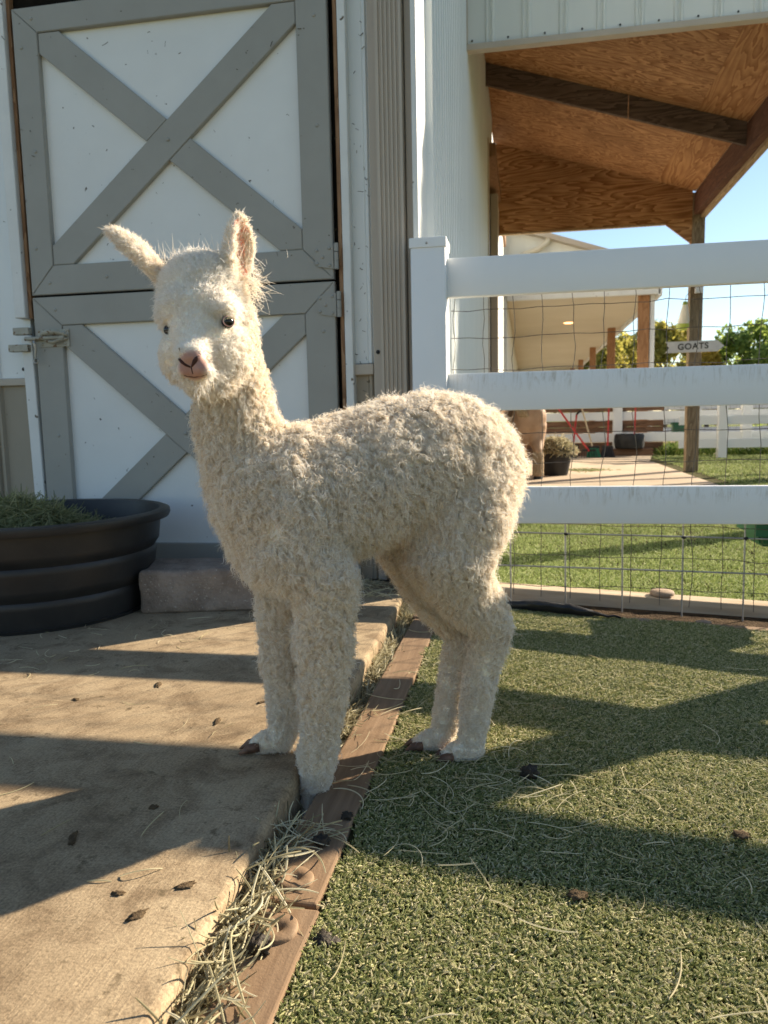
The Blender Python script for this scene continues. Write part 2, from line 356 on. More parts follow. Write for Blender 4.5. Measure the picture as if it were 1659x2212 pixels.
# edging planks beside the pad, each with its big fixing discs
def plank(x0, x1, y0, y1, z, label, discs, group='edging planks along the concrete pad'):
    c = Vector(((x0+x1)/2, (y0+y1)/2, z)); e = empty('edging_plank', c, label, 'plank', group)
    bm = MB(); bm.box(x0-c.x, x1-c.x, y0-c.y, y1-c.y, -.038, 0, .004)
    bmesh.ops.subdivide_edges(bm.bm, edges=[ed for ed in bm.bm.edges if ed.calc_length() > .5], cuts=14, use_grid_fill=True)
    for v_ in bm.bm.verts: v_.co.x += .003*mnoise.noise(Vector((v_.co.x*8, v_.co.y*9, 1))); v_.co.z += .002*mnoise.noise(Vector((v_.co.x*9, v_.co.y*7, 4)))
    bm.build('board', 'plank', e)
    for (dx, dy, r, tl) in discs:
        d = MB(); n = 40
        prof = [(r*.98, -.003), (r, .001), (r*.98, .0045), (r*.92, .0062), (r*.60, .0058), (r*.36, .0050), (r*.27, .0015), (.0005, .0010)]
        d.lathe(prof, n)
        for v_ in d.bm.verts:
            k = 1 + .05*mnoise.noise(Vector((v_.co.x*40, v_.co.y*40, dy*7))); v_.co.x *= k; v_.co.y *= k
            v_.co.z += tl*v_.co.x + .0012*mnoise.noise(Vector((v_.co.x*90, v_.co.y*90, dy*3)))
        o = d.build('fixing_disc', 'plank', e, smooth='all'); o.location = (dx-c.x, dy-c.y, 0)
    return e
plank(-.372, -.283, -.6, .957, .022, 'near brown edging plank with one round fixing disc by the joint', [(-.328, .905, .030, .02)])
plank(-.378, -.289, .966, 2.60, .022, 'long brown edging plank with fixing discs at both ends beside the turf', [(-.337, 1.018, .0285, -.03), (-.352, 2.56, .036, .12)])
e = empty('edging_plank', (1.4, 3.04, 0), 'pale timber edging plank behind the wire of the white fence', 'plank')
bm = MB(); bm.box(-1.78, 3.4, -.045, .045, -.05, .012, .004); o = bm.build('board', 'pale_plank', e); o.rotation_euler = (0, RAD(3.1), 0); o.location = (0, 0, -.06)
d = MB(); d.lathe([(.045, -.004), (.046, .004), (.042, .010), (.012, .012), (.0005, .012)], 28); o = d.build('fixing_disc', 'disc', e, smooth='all'); o.location = (.52-1.4, 0, .010)
# narrow bark-filled strip under the fence and the torn black sheet edging
sheet('bark_strip', -.38, 5.0, 2.745, 3.10, 60, 8, -.016, 'soil', .02, kind='structure')
b = MB()
px = [(-.11+.022*i, 2.765 - .0024*i + .004*math.sin(i*1.7), gz(-.11+.022*i, 2.76) + .012 + .014*math.exp(-((i-9)/7)**2)) for i in range(21)]
b.tube(px, [.006+.019*math.sin(math.pi*min(1, (i+1)/18))**.6 if i < 18 else .006 for i in range(21)], 10, flat=.8)
for v_ in b.bm.verts: v_.co += Vector((0, .004*mnoise.noise(v_.co*60), .007*mnoise.noise(v_.co*45)))
b.build('plastic_edging', 'black_plastic', smooth=True, label='crumpled black plastic edging strip lying under the white fence', cat='edging')
for i, (x, y, r) in enumerate(((.40, 2.735, .032), (.62, 2.80, .02))):
    b = MB(); b.ball((0, 0, 0), (r*1.4, r, r*.35), 3, .3, i); o = b.build('flat_stone', 'disc', smooth='all', label=['flat pale stone in the bark below the fence wire', 'small round stone half buried under the fence wire'][i], cat='stone'); o.location = (x, y, gz(x, y))
b = MB(); b.box(-.55, 2.2, -.022, .022, -.03, .006, .003); o = b.build('timber_strip', 'plank', label='thin weathered timber strip edging the near turf under the fence', cat='plank'); o.location = (1.0, 2.745, gz(1.0, 2.745)); o.rotation_euler = (0, RAD(3.15), 0)

# ------------------------------------------------------------------ the barn
WY, DY = 3.03, 3.0              # wall face, door panel face
WX = -.40                       # side wall face
barn = empty('barn', (-1.4, 3.1, 0), 'white metal barn with a grey trimmed split door and tan corner', 'barn')
BI = Matrix.Translation(-barn.location)
def bpart(bm, name, mat, parent=None, smooth=False, **kw):
    """part of the barn, written in world coordinates"""
    p = parent or barn
    off = barn.location
    for v_ in bm.bm.verts: v_.co -= off
    return bm.build(name, mat, p, smooth, **kw)
def ribbed(x0, x1, z0, z1, y, step=.2286, h=.016):
    """metal cladding facing -Y: pairs of low ribs"""
    prof = []; x = x0
    k0 = math.floor(x0/step)
    xs = [x0]
    k = k0
    while k*step < x1+step:
        c = k*step
        for dx, dh in ((-.030, 0), (-.022, 1), (-.012, 1), (-.006, 0), (.006, 0), (.012, 1), (.022, 1), (.030, 0)):
            if x0 < c+dx < x1: prof.append((c+dx, y-h*dh))
        k += 1
    prof = [(x0, y)]+prof+[(x1, y)]
    bm = MB()
    a = [bm.bm.verts.new((p[0], p[1], z0)) for p in prof]; c = [bm.bm.verts.new((p[0], p[1], z1)) for p in prof]
    d = [bm.bm.verts.new((p[0], y+.02, z0)) for p in (prof[0], prof[-1])]; e_ = [bm.bm.verts.new((p[0], y+.02, z1)) for p in (prof[0], prof[-1])]
    for i in range(len(prof)-1): bm.bm.faces.new((a[i], a[i+1], c[i+1], c[i]))
    bm.bm.faces.new((d[0], d[1], e_[1], e_[0])); bm.bm.faces.new((a[0], c[0], e_[0], d[0])); bm.bm.faces.new((a[-1], d[1], e_[1], c[-1]))
    return bm
# core that stops light, and cladding
bm = MB(); bm.box(-7, WX-.03, WY+.03, 9.0, -.1, 5.2); bpart(bm, 'wall_core', 'siding')
bpart(ribbed(-7, -2.10, .905, 5.2, WY), 'wall_panel', 'panel_white')
bpart(ribbed(-7, -2.10, .05, .895, WY), 'wainscot_panel', 'tan_metal_lower')
bpart(ribbed(-.705, -.585, .925, 5.2, WY, .118, .010), 'wall_panel', 'panel_white')
bpart(ribbed(-.705, -.50, .05, .880, WY, .118, .010), 'wainscot_panel', 'tan_metal_lower')
bm = MB(); bm.box(-7, -2.105, WY-.022, WY+.005, .880, .912, .004); bpart(bm, 'wainscot_cap', 'tan_metal')
bm = MB(); bm.box(-.700, -.592, WY-.030, WY+.005, .878, .921, .004); bpart(bm, 'wainscot_cap', 'tan_metal')
bm = MB(); bm.box(-2.10, -.60, WY-.002, WY+.012, 2.42, 5.2); bpart(bm, 'wall_panel', 'panel_white')
# white door casing (left one bent near the latch) and jamb
bm = MB(); bm.box(-2.135, -2.085, WY-.055, WY+.01, 1.16, 2.46, .004); bpart(bm, 'door_casing', 'trim_white')
bm = MB(); bm.box(-2.100, -2.052, WY-.055, WY+.01, .05, 1.075, .004)
for v_ in bm.bm.verts:
    if v_.co.z > .8: v_.co.x -= .012
bpart(bm, 'door_casing', 'trim_white')
bm = MB(); bm.box(-.700, -.668, WY-.050, WY+.01, .06, 2.46, .004); bpart(bm, 'door_casing', 'trim_white')
bm = MB(); bm.box(-2.15, -.668, WY-.052, WY+.01, 2.462, 2.53, .004); bpart(bm, 'door_casing', 'trim_white')
bm = MB(); bm.box(-.716, -.702, WY-.045, WY+.02, .06, 2.46); bpart(bm, 'jamb', 'jamb')
bm = MB(); bm.box(-2.083, -2.068, WY-.03, WY+.02, 1.16, 2.46); bpart(bm, 'jamb', 'jamb')
bm = MB(); bm.box(-2.08, -.71, WY-.004, WY+.004, .05, 2.45); bpart(bm, 'door_dark_sheet', 'black')  # black sheet painting the shade in the gaps around the leaves
# tan corner trim with its fluted downspout
bm = MB(); bm.box(-.590, -.555, WY-.028, WY+.02, .05, 5.2, .003); bpart(bm, 'corner_trim', 'tan_metal')
bm = MB()
prof = [(-.553, WY-.02)]
x = -.550
prof += [(-.550, WY-.085)]
for i in range(5):
    c = -.533 + i*.0165
    prof += [(c-.0055, WY-.085), (c-.0035, WY-.0775), (c+.0035, WY-.0775), (c+.0055, WY-.085)]
prof += [(-.452, WY-.085), (-.449, WY-.02)]
a = [bm.bm.verts.new((p[0], p[1], .33)) for p in prof]; c = [bm.bm.verts.new((p[0], p[1], 5.2)) for p in prof]
for i in range(len(prof)): bm.bm.faces.new((a[i], a[(i+1) % len(prof)], c[(i+1) % len(prof)], c[i]))
bm.bm.faces.new(a[::-1]); bpart(bm, 'downspout', 'tan_metal')
bm = MB(); bm.box(-.447, -.418, WY-.045, WY+.1, .05, 5.2, .004); bpart(bm, 'corner_trim', 'tan_metal')
bm = MB(); bm.box(-.4175, WX+.004, WY-.085, WY+.16, .05, 5.2, .004); bpart(bm, 'corner_trim', 'trim_white')
# side wall: ribbed cladding that runs away from the corner
def ribbed_side(y0, y1, z0, z1, x, step=.105, h=.028):
    prof = [(y0, x)]; k = int(y0/step)
    while k*step < y1+step:
        for dy, dh in ((-.022, 0), (-.014, 1), (.014, 1), (.022, 0)):
            if y0 < k*step+dy < y1: prof.append((k*step+dy, x+h*dh))
        k += 1
    prof.append((y1, x)); bm = MB()
    a = [bm.bm.verts.new((p[1], p[0], z0)) for p in prof]; c = [bm.bm.verts.new((p[1], p[0], z1)) for p in prof]
    d = [bm.bm.verts.new((x-.02, p[0], z)) for p in (prof[0], prof[-1]) for z in (z0, z1)]
    for i in range(len(prof)-1): bm.bm.faces.new((a[i], a[i+1], c[i+1], c[i]))
    bm.bm.faces.new((d[0], d[1], d[3], d[2])); bm.bm.faces.new((a[0], c[0], d[1], d[0])); bm.bm.faces.new((a[-1], d[2], d[3], c[-1]))
    return bm
bpart(ribbed_side(WY+.16, 8.0, .02, 5.2, WX), 'wall_panel', 'panel_white')
bpart(ribbed_side(8.0, 9.0, 3.35, 5.2, WX), 'wall_panel', 'panel_white')
bm = MB()                                           # screw heads in a row
for z_, y0 in ((2.75, 3.5), (1.75, 3.4)):
    for i in range(8): bm.ball((WX+.014, y0+.5*i, z_), .0055, 1)
bpart(bm, 'cladding_screw', 'ink', kind='stuff')
# side doorway with its sliding door pushed open
bm = MB(); bm.box(WX-.08, WX+.04, 7.90, 8.02, .0, 3.42, .005); bpart(bm, 'doorway_post', 'tan_metal')
bm = MB(); bm.box(WX-.03, WX-.022, 8.02, 9.6, .0, 3.35); bpart(bm, 'doorway_dark_sheet', 'black')  # black sheet in place of an unlit interior
bm = MB(); bm.box(WX-.06, WX+.10, 8.05, 12.2, 3.28, 3.42, .01); bpart(bm, 'sliding_track', 'jamb')
bm = MB(); bm.box(WX+.005, WX+.075, 9.25, 11.6, .06, 3.2, .006); sdoor = bpart(bm, 'sliding_door', 'trim_white')
bm = MB(); bm.box(WX+.0, WX+.085, 9.10, 9.26, .05, 3.22, .006); bpart(bm, 'door_stile', 'tan_metal', sdoor)
bm = MB(); bm.box(-7, WX-.03, 9.0, 14.0, -.1, 4.6); bpart(bm, 'wall_core', 'siding')

# the split door: white skins, mitred grey boards, crossed braces
def dutch(name, x0, x1, z0, z1, lw, rw, tw, bw, mirror):
    bm = MB(); bm.box(x0+.004, x1-.004, DY, DY+.022, z0+.004, z1-.004); panel = bpart(bm, name, 'door_white')
    P = lambda pts, y0, nm: bpart(MB().prism_y(pts, y0, DY-.0005, .0025), nm, 'door_grey', panel)
    gp = .0012
    P([(x0, z0), (x0+lw-gp, z0+bw), (x0+lw-gp, z1-tw), (x0, z1)], DY-.024, 'stile')
    P([(x1, z0), (x1-rw+gp, z0+bw), (x1-rw+gp, z1-tw), (x1, z1)], DY-.024, 'stile')
    P([(x0+gp, z1), (x0+lw, z1-tw+gp), (x1-rw, z1-tw+gp), (x1-gp, z1)], DY-.0238, 'rail')
    P([(x0+gp, z0), (x0+lw, z0+bw-gp), (x1-rw, z0+bw-gp), (x1-gp, z0)], DY-.0238, 'rail')
    # braces, cut to the inside of the frame
    ix0, ix1, iz0, iz1 = x0+lw+.001, x1-rw-.001, z0+bw+.001, z1-tw-.001
    w = .118
    L_ = math.hypot(ix1-ix0, iz1-iz0); hx, hz = w/2*L_/(iz1-iz0), w/2*L_/(ix1-ix0)
    cx, cz = (ix0+ix1)/2, (iz0+iz1)/2
    full = [(ix0, iz0+hz), (ix0, iz0), (ix0+hx, iz0), (ix1, iz1-hz), (ix1, iz1), (ix1-hx, iz1)]
    ux, uz = (ix1-ix0)/L_, (iz1-iz0)/L_
    flip = (lambda q: (2*cx-q[0], q[1])) if mirror else (lambda q: q)
    P([flip(q) for q in full], DY-.0215, 'brace')
    # the other diagonal is two pieces butted against the first
    def cutpt(px_, pz_, dx_, dz_, side):
        # intersect line p+t*d with the edge of the first brace (offset w/2 on one side)
        nx, nz = -uz, ux; c0 = (cx*nx+cz*nz) + side*(w/2+.001)
        t = (c0-(px_*nx+pz_*nz))/(dx_*nx+dz_*nz); return (px_+t*dx_, pz_+t*dz_)
    dx_, dz_ = ux, -uz
    a1 = cutpt(ix0+hx, iz1, dx_, dz_, 1); a2 = cutpt(ix0, iz1-hz, dx_, dz_, 1)
    P([flip(q) for q in [(ix0, iz1), (ix0+hx, iz1), a1, a2, (ix0, iz1-hz)]], DY-.020, 'brace')
    b1 = cutpt(ix1-hx, iz0, dx_, dz_, -1); b2 = cutpt(ix1, iz0+hz, dx_, dz_, -1)
    P([flip(q) for q in [(ix1, iz0), (ix1-hx, iz0), b1, b2, (ix1, iz0+hz)]], DY-.020, 'brace')
    spots = [(x0+lw*.32, z1-tw*1.5), (x0+lw*.8, z1-tw*.45), (x0+lw*.32, z0+bw*1.6), (x0+lw*.8, z0+bw*.4), (x0+lw*.6, cz), (x1-rw*.4, cz), (cx, cz), (cx-.3, z0+bw*.5), (cx+.3, z1-tw*.5), (x1-rw*.4, z1-tw*1.6)]
    for sx_, sz_ in spots:
        q = MB(); q.ball((sx_, DY-.024, sz_), (.0075, .004, .0075), 2); bpart(q, 'bolt_head', 'door_grey', panel, smooth='all')
    return panel
up = dutch('upper_door', -2.045, -.737, 1.250, 2.375, .108, .122, .100, .118, False)
lo = dutch('lower_door', -2.045, -.735, .100, 1.240, .128, .122, .118, .100, True)
def hinge(parent, xr, zc):
    pts = [(xr-.075, zc-.036), (xr-.088, zc-.022), (xr-.090, zc+.022), (xr-.078, zc+.036), (xr-.012, zc+.046), (xr-.012, zc-.046)]
    hb = bpart(MB().prism_y(pts, DY-.030, DY-.0245, .001), 'hinge', 'door_grey', parent)
    bm = MB()
    for dz in (-.048, -.016, .018): bm.tube([(xr, DY-.033, zc+dz), (xr, DY-.033, zc+dz+.031)], .0085, 12)
    o = bpart(bm, 'hinge_knuckle', 'door_grey', parent, smooth=True)
    for dx, dz in ((-.078, .026), (-.078, -.024), (-.055, 0), (-.028, .032), (-.028, -.032)):
        q = MB(); q.ball((xr+dx, DY-.0305, zc+dz), (.0065, .004, .0065), 2); bpart(q, 'rivet', 'door_grey', parent, smooth='all')
hinge(up, -.722, 1.332); hinge(lo, -.716, 1.150); hinge(up, -.722, 2.36)
# slide bolt with its snap hook on the lower door
zl = 1.070
q = bpart(MB().prism_y([(-2.03, zl-.036), (-1.885, zl-.036), (-1.885, zl+.036), (-2.03, zl+.036)], DY-.028, DY-.0245, .001), 'latch_plate', 'old_steel', lo)
bm = MB(); bm.tube([(-2.08, DY-.042, zl), (-2.0, DY-.042, zl), (-1.90, DY-.042, zl)], .0085, 10)
bm.tube([(-2.01, DY-.03, zl+.012), (-1.985, DY-.052, zl+.019), (-1.95, DY-.056, zl+.020), (-1.915, DY-.052, zl+.017), (-1.893, DY-.03, zl+.008)], [.008, .010, .011, .010, .008], 10, flat=.6)
bm.tube([(-2.0, DY-.03, zl-.008), (-1.97, DY-.05, zl-.016), (-1.945, DY-.054, zl-.02), (-1.91, DY-.046, zl-.010), (-1.89, DY-.03, zl-.004)], [.005, .007, .008, .007, .005], 10, flat=.6)
bpart(bm, 'slide_bolt', 'old_steel', lo, smooth=True)
for dx, dz in ((-2.012, .022), (-1.905, .022), (-2.012, -.024), (-1.905, -.024)):
    bm = MB(); bm.ball((dx, DY-.0285, zl+dz), (.007, .004, .007), 2); bpart(bm, 'screw_head', 'old_steel', lo, smooth='all')
bm = MB()
bm.tube([(-2.035, DY-.050, zl-.012), (-2.028, DY-.055, zl-.022), (-2.026, DY-.052, zl-.045), (-2.033, DY-.05, zl-.066), (-2.030, DY-.05, zl-.084)], [.005, .007, .006, .0055, .004], 8)
bm.tube([(-2.030+.0105*math.cos(a), DY-.05, zl-.093+.0105*math.sin(a)) for a in [k*math.pi/7 for k in range(15)]], .0026, 6)
bpart(bm, 'snap_hook', 'steel', lo, smooth=True)
bm = MB(); bm.box(-2.135, -2.062, DY-.045, DY-.015, zl+.018, zl+.048, .003); bm.box(-2.160, -2.068, DY-.048, DY-.015, zl-.052, zl-.022, .003); bpart(bm, 'latch_keeper', 'old_steel')
bm = MB(); bm.ball((-2.145, WY-.006, .95), (.008, .006, .008), 2); bpart(bm, 'screw_head', 'ink', smooth='all')
bm = MB(); bm.ball((-.572, WY-.030, .965), (.008, .006, .008), 2); bpart(bm, 'screw_head', 'ink', smooth='all')
# chaff, cobweb and insect flecks stuck to the barn front
n = 150; Q = np.zeros((n, 5, 3)); c0 = np.column_stack([RNG.uniform(-2.15, -.56, n), np.full(n, DY-.027), RNG.uniform(.3, 2.3, n)])
c0[90:, 0] = RNG.uniform(-.69, -.60, 60); c0[90:, 1] = WY-.013
an = RNG.uniform(0, 6.3, n); ln = RNG.uniform(.003, .016, n); ln[:10] = RNG.uniform(.015, .03, 10); cv = RNG.uniform(-.5, .5, n)
for i, t in enumerate(np.linspace(-.5, .5, 5)):
    Q[:, i] = c0 + np.column_stack([np.cos(an+cv*t)*ln*t, np.zeros(n), np.sin(an+cv*t*2)*ln*t])
curves('chaff', Q, RNG.uniform(.0004, .0013, n)[:, None]*np.ones(5), 'debris', barn, kind='stuff').location = -barn.location

# ------------------------------------------------------------------ porch roof beside the barn
porch = empty('porch_roof', (0.8, 5.25, 0), 'shed roof porch with plywood ceiling fixed to the barn side', 'porch')
def ppart(bm, name, mat, parent=None, smooth=False, **kw):
    for v_ in bm.bm.verts: v_.co -= porch.location
    return bm.build(name, mat, parent or porch, smooth, **kw)
YN, YF, XE = 5.25, 9.72, 1.95
def cz(x): return 3.98 - (x+.40)*(3.98-3.24)/(XE+.40)
# near gable: ribbed siding with a trim along its lower edge
bmx = ribbed(-.395, 1.86, 3.075, 5.6, YN); ppart(bmx, 'gable_siding', 'siding')
bm = MB(); bm.box(-.398, 1.86, YN-.030, YN+.035, 3.035, 3.074, .004); ppart(bm, 'gable_trim', 'tan_metal')
bm = MB(); bm.box(-.399, -.368, YN-.034, YN+.02, 3.075, 5.6, .003); ppart(bm, 'gable_trim', 'tan_metal')
bm = MB()
for i in range(10):
    k = -.343+.2286*i; bm.ball((k, YN-.006, 3.10), .007, 1)
ppart(bm, 'siding_screw', 'ink', kind='stuff')
# black water stains over the trim: thin film with its own ragged shape
# plywood ceiling sheets, each its own board
def ceil_sheet(x0, x1, y0, y1, mat, lift):
    bm = MB(); vs = []
    for z_ in (0, .015):
        vs.append([bm.bm.verts.new((x, y, cz(x)+z_+lift)) for x, y in ((x0, y0), (x1, y0), (x1, y1), (x0, y1))])
    bm.bm.faces.new(vs[0][::-1]); bm.bm.faces.new(vs[1])
    for i in range(4): bm.bm.faces.new((vs[0][i], vs[0][(i+1) % 4], vs[1][(i+1) % 4], vs[1][i]))
    return ppart(bm, 'ceiling_sheet', mat)
ceil_sheet(-.39, 1.50, YN+.04, 7.62, 'ply', 0); ceil_sheet(1.503, XE-.02, YN+.04, 7.62, 'ply_y', .001)
ceil_sheet(-.39, 1.50, 7.623, YF, 'ply', .002); ceil_sheet(1.503, XE-.02, 7.623, YF, 'ply_y', .003)
bm = MB(); vs = [(-.39, YN+.04), (2.07, YN+.04), (2.07, YF+.15), (-.39, YF+.15)]
a = [bm.bm.verts.new((x, y, cz(x)+.06)) for x, y in vs]; c = [bm.bm.verts.new((x, y, cz(x)+.12)) for x, y in vs]
bm.bm.faces.new(a[::-1]); bm.bm.faces.new(c)
for i in range(4): bm.bm.faces.new((a[i], a[(i+1) % 4], c[(i+1) % 4], c[i]))
ppart(bm, 'roof_sheet', 'siding')
# rafter (two lengths spliced), ceiling side to eave
def rafter(x0, x1, y, dep, th, name='rafter', mat='rafter'):
    bm = MB(); vs = []
    for yy in (y-th/2, y+th/2): vs.append([bm.bm.verts.new(p) for p in ((x0, yy, cz(x0)-dep), (x1, yy, cz(x1)-dep), (x1, yy, cz(x1)-.001), (x0, yy, cz(x0)-.001))])
    bm.bm.faces.new(vs[0]); bm.bm.faces.new(vs[1][::-1])
    for i in range(4): bm.bm.faces.new((vs[0][i], vs[1][i], vs[1][(i+1) % 4], vs[0][(i+1) % 4]))
    return ppart(bm, name, mat)
rafter(-.385, .905, 7.60, .195, .04); rafter(.915, XE-.03, 7.598, .197, .042)
rafter(-.385, XE-.03, 5.6, .19, .04)
# eave beam, its pale outer board
bm = MB(); bm.box(XE-.03, XE+.045, YN+.02, YF+.05, 2.99, 3.235, .004); ppart(bm, 'eave_beam', 'beam_y')
bm = MB(); bm.box(XE+.048, XE+.10, YN+.02, YF+.10, 2.95, 3.18, .004); ppart(bm, 'eave_board', 'edge_wood')
# far gable of plywood with a corner gusset
ppart(MB().prism_y([(-.36, 2.915), (1.60, 2.90), (1.90, 2.66), (1.90, cz(1.9)+.05), (-.36, cz(-.36)+.05)], YF+.001, YF+.021), 'far_gable', 'ply')
bm = MB(); bm.box(-.36, 1.60, YF-.012, YF+.03, 2.895, 2.913); ppart(bm, 'gable_trim', 'edge_wood')
# posts at both corners of the eave (the far one carries the sign)
gp_ = onz(1487, 1018, 0)
bm = MB(); bm.box(1.90, 2.045, 9.72, 9.86, -.1, 3.24, .006)
for v_ in bm.bm.verts: v_.co.x -= .0
ppart(bm, 'post', 'post_wood')
bm = MB(); bm.box(1.90, 2.04, 5.45, 5.59, -.2, 3.2, .006); ppart(bm, 'post', 'post_wood')
# arrow sign on the far post
sg = empty('arrow_sign', (1.97, 9.705, 1.47), 'white arrow shaped board lettered GOATS on the wooden post', 'sign')
MB().prism_y([(-.335, .075), (-.295, .005), (-.34, -.055), (.245, -.052), (.318, .008), (.24, .078)], -.02, 0, .002).build('board', 'sign_white', sg)
fc = bpy.data.curves.new('lettering', 'FONT'); fc.body = 'GOATS'; fc.size = .098; fc.extrude = .0008; fc.offset = .0022; fc.align_x = 'CENTER'; fc.align_y = 'CENTER'; fc.space_character = 1.12
tmp = bpy.data.objects.new('lettering', fc); COL.objects.link(tmp)
dg = bpy.context.evaluated_depsgraph_get(); me = bpy.data.meshes.new_from_object(tmp.evaluated_get(dg)); bpy.data.objects.remove(tmp)
me.materials.clear(); me.materials.append(M['ink'])
lt = bpy.data.objects.new('lettering', me); link(lt, sg); lt.rotation_euler = (RAD(90), RAD(-1.5), 0); lt.location = (-.03, -.0215, .012)
# fly trap bag hanging left of the post, flood light near its top
fb = empty('fly_trap_bag', (1.83, 9.69, 1.87), 'clear bag fly trap with green liquid hanging beside the sign post', 'fly trap')
bm = MB(); bm.tube([(.01, 0, .10), (.005, 0, .02), (0, 0, -.08), (-.01, 0, -.12)], [.035, .055, .075, .082], 12, flat=.3); bm.build('bag', 'bag_white', fb, True)
bm = MB(); bm.tube([(-.011, 0, -.12), (-.013, 0, -.16), (-.015, 0, -.195)], [.082, .088, .05], 12, flat=.32); bm.build('liquid', 'bag_green', fb, True)
bm = MB(); bm.tube([(.01, 0, .098), (.01, 0, .135)], [.03, .024], 12); bm.build('cap', 'bag_green', fb, True)
bm = MB(); bm.tube([(.01, 0, .135), (.02, 0, .20), (.07, .02, .255)], .003, 6); bm.build('string', 'wire', fb)
fl = empty('flood_light', (1.985, 9.70, 2.13), 'small black flood light on the wooden post above the arrow sign', 'light')
bm = MB(); bm.box(-.055, .055, -.05, .02, .03, .14, .01); bm.build('housing', 'black_plastic', fl)
bm = MB(); bm.box(-.045, .045, -.06, -.02, -.04, .028, .006); bm.build('lens', 'lamp_glass', fl)

# ------------------------------------------------------------------ white fence
FY = 2.87
fence = empty('white_fence', (.6, FY, 0), 'white vinyl three rail fence with wire mesh joining the barn corner', 'fence')
def fpart(bm, name, mat, parent=None, smooth=False, **kw):
    for v_ in bm.bm.verts: v_.co -= fence.location
    return bm.build(name, mat, parent or fence, smooth, **kw)
for px0 in (-.412, 1.50):
    bm = MB(); bm.box(px0, px0+.127, FY-.045, FY+.082, -.25, 1.335, .006, 3); po = fpart(bm, 'post', 'vinyl', smooth=True)
    bm = MB(); bm.box(px0-.004, px0+.131, FY-.049, FY+.086, 1.312, 1.348, .003); fpart(bm, 'post_cap', 'vinyl', po)
    for sx, sy in ((px0+.06, FY-.049), (px0+.131, FY)):
        bm = MB(); bm.ball((sx, sy, 1.328), .0045, 2); fpart(bm, 'screw', 'steel', po)
RZ = ((1.140, 1.280), (.725, .864), (.304, .441))
for i, (a, b_) in enumerate(RZ):
    bm = MB(); bm.box(-.292, 1.507, FY, FY+.038, a, b_, .004, 3)
    bmesh.ops.subdivide_edges(bm.bm, edges=[e_ for e_ in bm.bm.edges if e_.calc_length() > 1], cuts=12)
    fpart(bm, 'rail', 'vinyl_scuffed' if i else 'vinyl', smooth=True)
for i, (a, b_) in enumerate(RZ):
    bm = MB(); bm.box(1.62, 3.6, FY, FY+.038, a, b_, .004, 3); fpart(bm, 'rail', 'vinyl', smooth=True)
# light wire mesh stapled behind the rails, bent by leaning animals
bm = MB(); YM = FY+.044
ivx = [-.262 + .1075*i for i in range(32)]
def wob(x, z): return .016*mnoise.noise(Vector((x*3.3, z*4.1, 7))) + .012*mnoise.noise(Vector((x*11, z*9, 2)))
for x in ivx:
    pts = []
    for k in range(27):
        z = .02 + k*.047; pts.append((x + 1.0*wob(x, z)*(1 if z > .45 else .6), YM + .006*mnoise.noise(Vector((x, z*5, 3))), z-.055*x))
    bm.tube(pts, .00135, 5)
for z in (.06, .18, .30, .42, .53, .64, .76, .88, 1.0, 1.10, 1.2):
    bm.tube([(x, YM+.003, z-.02*x*(z < .5) + .7*wob(x+9, z+3)) for x in np.linspace(-.275, 3.5, 60)], .00135, 5)
fpart(bm, 'wire_mesh', 'wire', kind='stuff')
# stiffer galvanised stock panel low down
pan = empty('stock_panel', (.6, YM+.012, 0), 'stiff galvanised wire panel wired low along the white fence', 'wire panel')
def pp(pts, r):
    q = MB(); q.tube([Vector(p)-pan.location for p in pts], r, 8); return q.build('rod', 'steel', pan, True)
for x in (-.055, .150, .358, .572, .785, 1.0, 1.21, 1.42, 1.63):
    pp([(x-.003, YM+.012, .33-.01*x), (x, YM+.012, -.02-.055*x)], .0033)
for z in (.262, .133): pp([(-.14, YM+.008, z+.003), (.6, YM+.008, z-.012), (1.8, YM+.008, z-.04)], .003)
for x, z in ((.150, .258), (.572, .248), (.785, .246)):
    q = MB(); q.ball((x-.6, -.004, z), (.009, .008, .006), 2, .4, x); q.build('tie', 'ink', pan, 'all')
# green feeder hung on the far side of the fence
fd = empty('feed_trough', (.995, FY+.20, .205), 'green plastic trough hung on the white fence', 'trough', rz=0)
bm = MB()
def trough(q, w0, d0, w1, d1, z0, z1):
    q.box(-w0, w0, -d0, d0, z0, z1, .0)
    for v_ in q.bm.verts:
        if v_.co.z > (z0+z1)/2: v_.co.x *= w1/w0; v_.co.y *= d1/d0
trough(bm, .145, .09, .172, .13, 0, .185)
top = [f for f in bm.bm.faces if all(v_.co.z > .18 for v_ in f.verts)]
r_ = bmesh.ops.inset_region(bm.bm, faces=top, thickness=.012); bmesh.ops.translate(bm.bm, verts=list({v_ for f in top for v_ in f.verts}), vec=(0, 0, -.14))
bmesh.ops.bevel(bm.bm, geom=[e_ for e_ in bm.bm.edges if abs(e_.verts[0].co.z-e_.verts[1].co.z) > .15 or e_.verts[0].co.z+e_.verts[1].co.z < .05], offset=.012, segments=3, affect='EDGES')
bm.build('bin', 'green_plastic', fd, True)
for y_ in (-.142, .124):
    bm = MB(); bm.box(-.184, .184, y_, y_+.018, .165, .190, .004); bm.build('rim', 'green_plastic', fd)
for x_ in (-.15, .11):
    bm = MB(); bm.box(x_, x_+.04, -.165, -.135, .10, .188, .004); bm.build('hanger', 'green_plastic', fd)

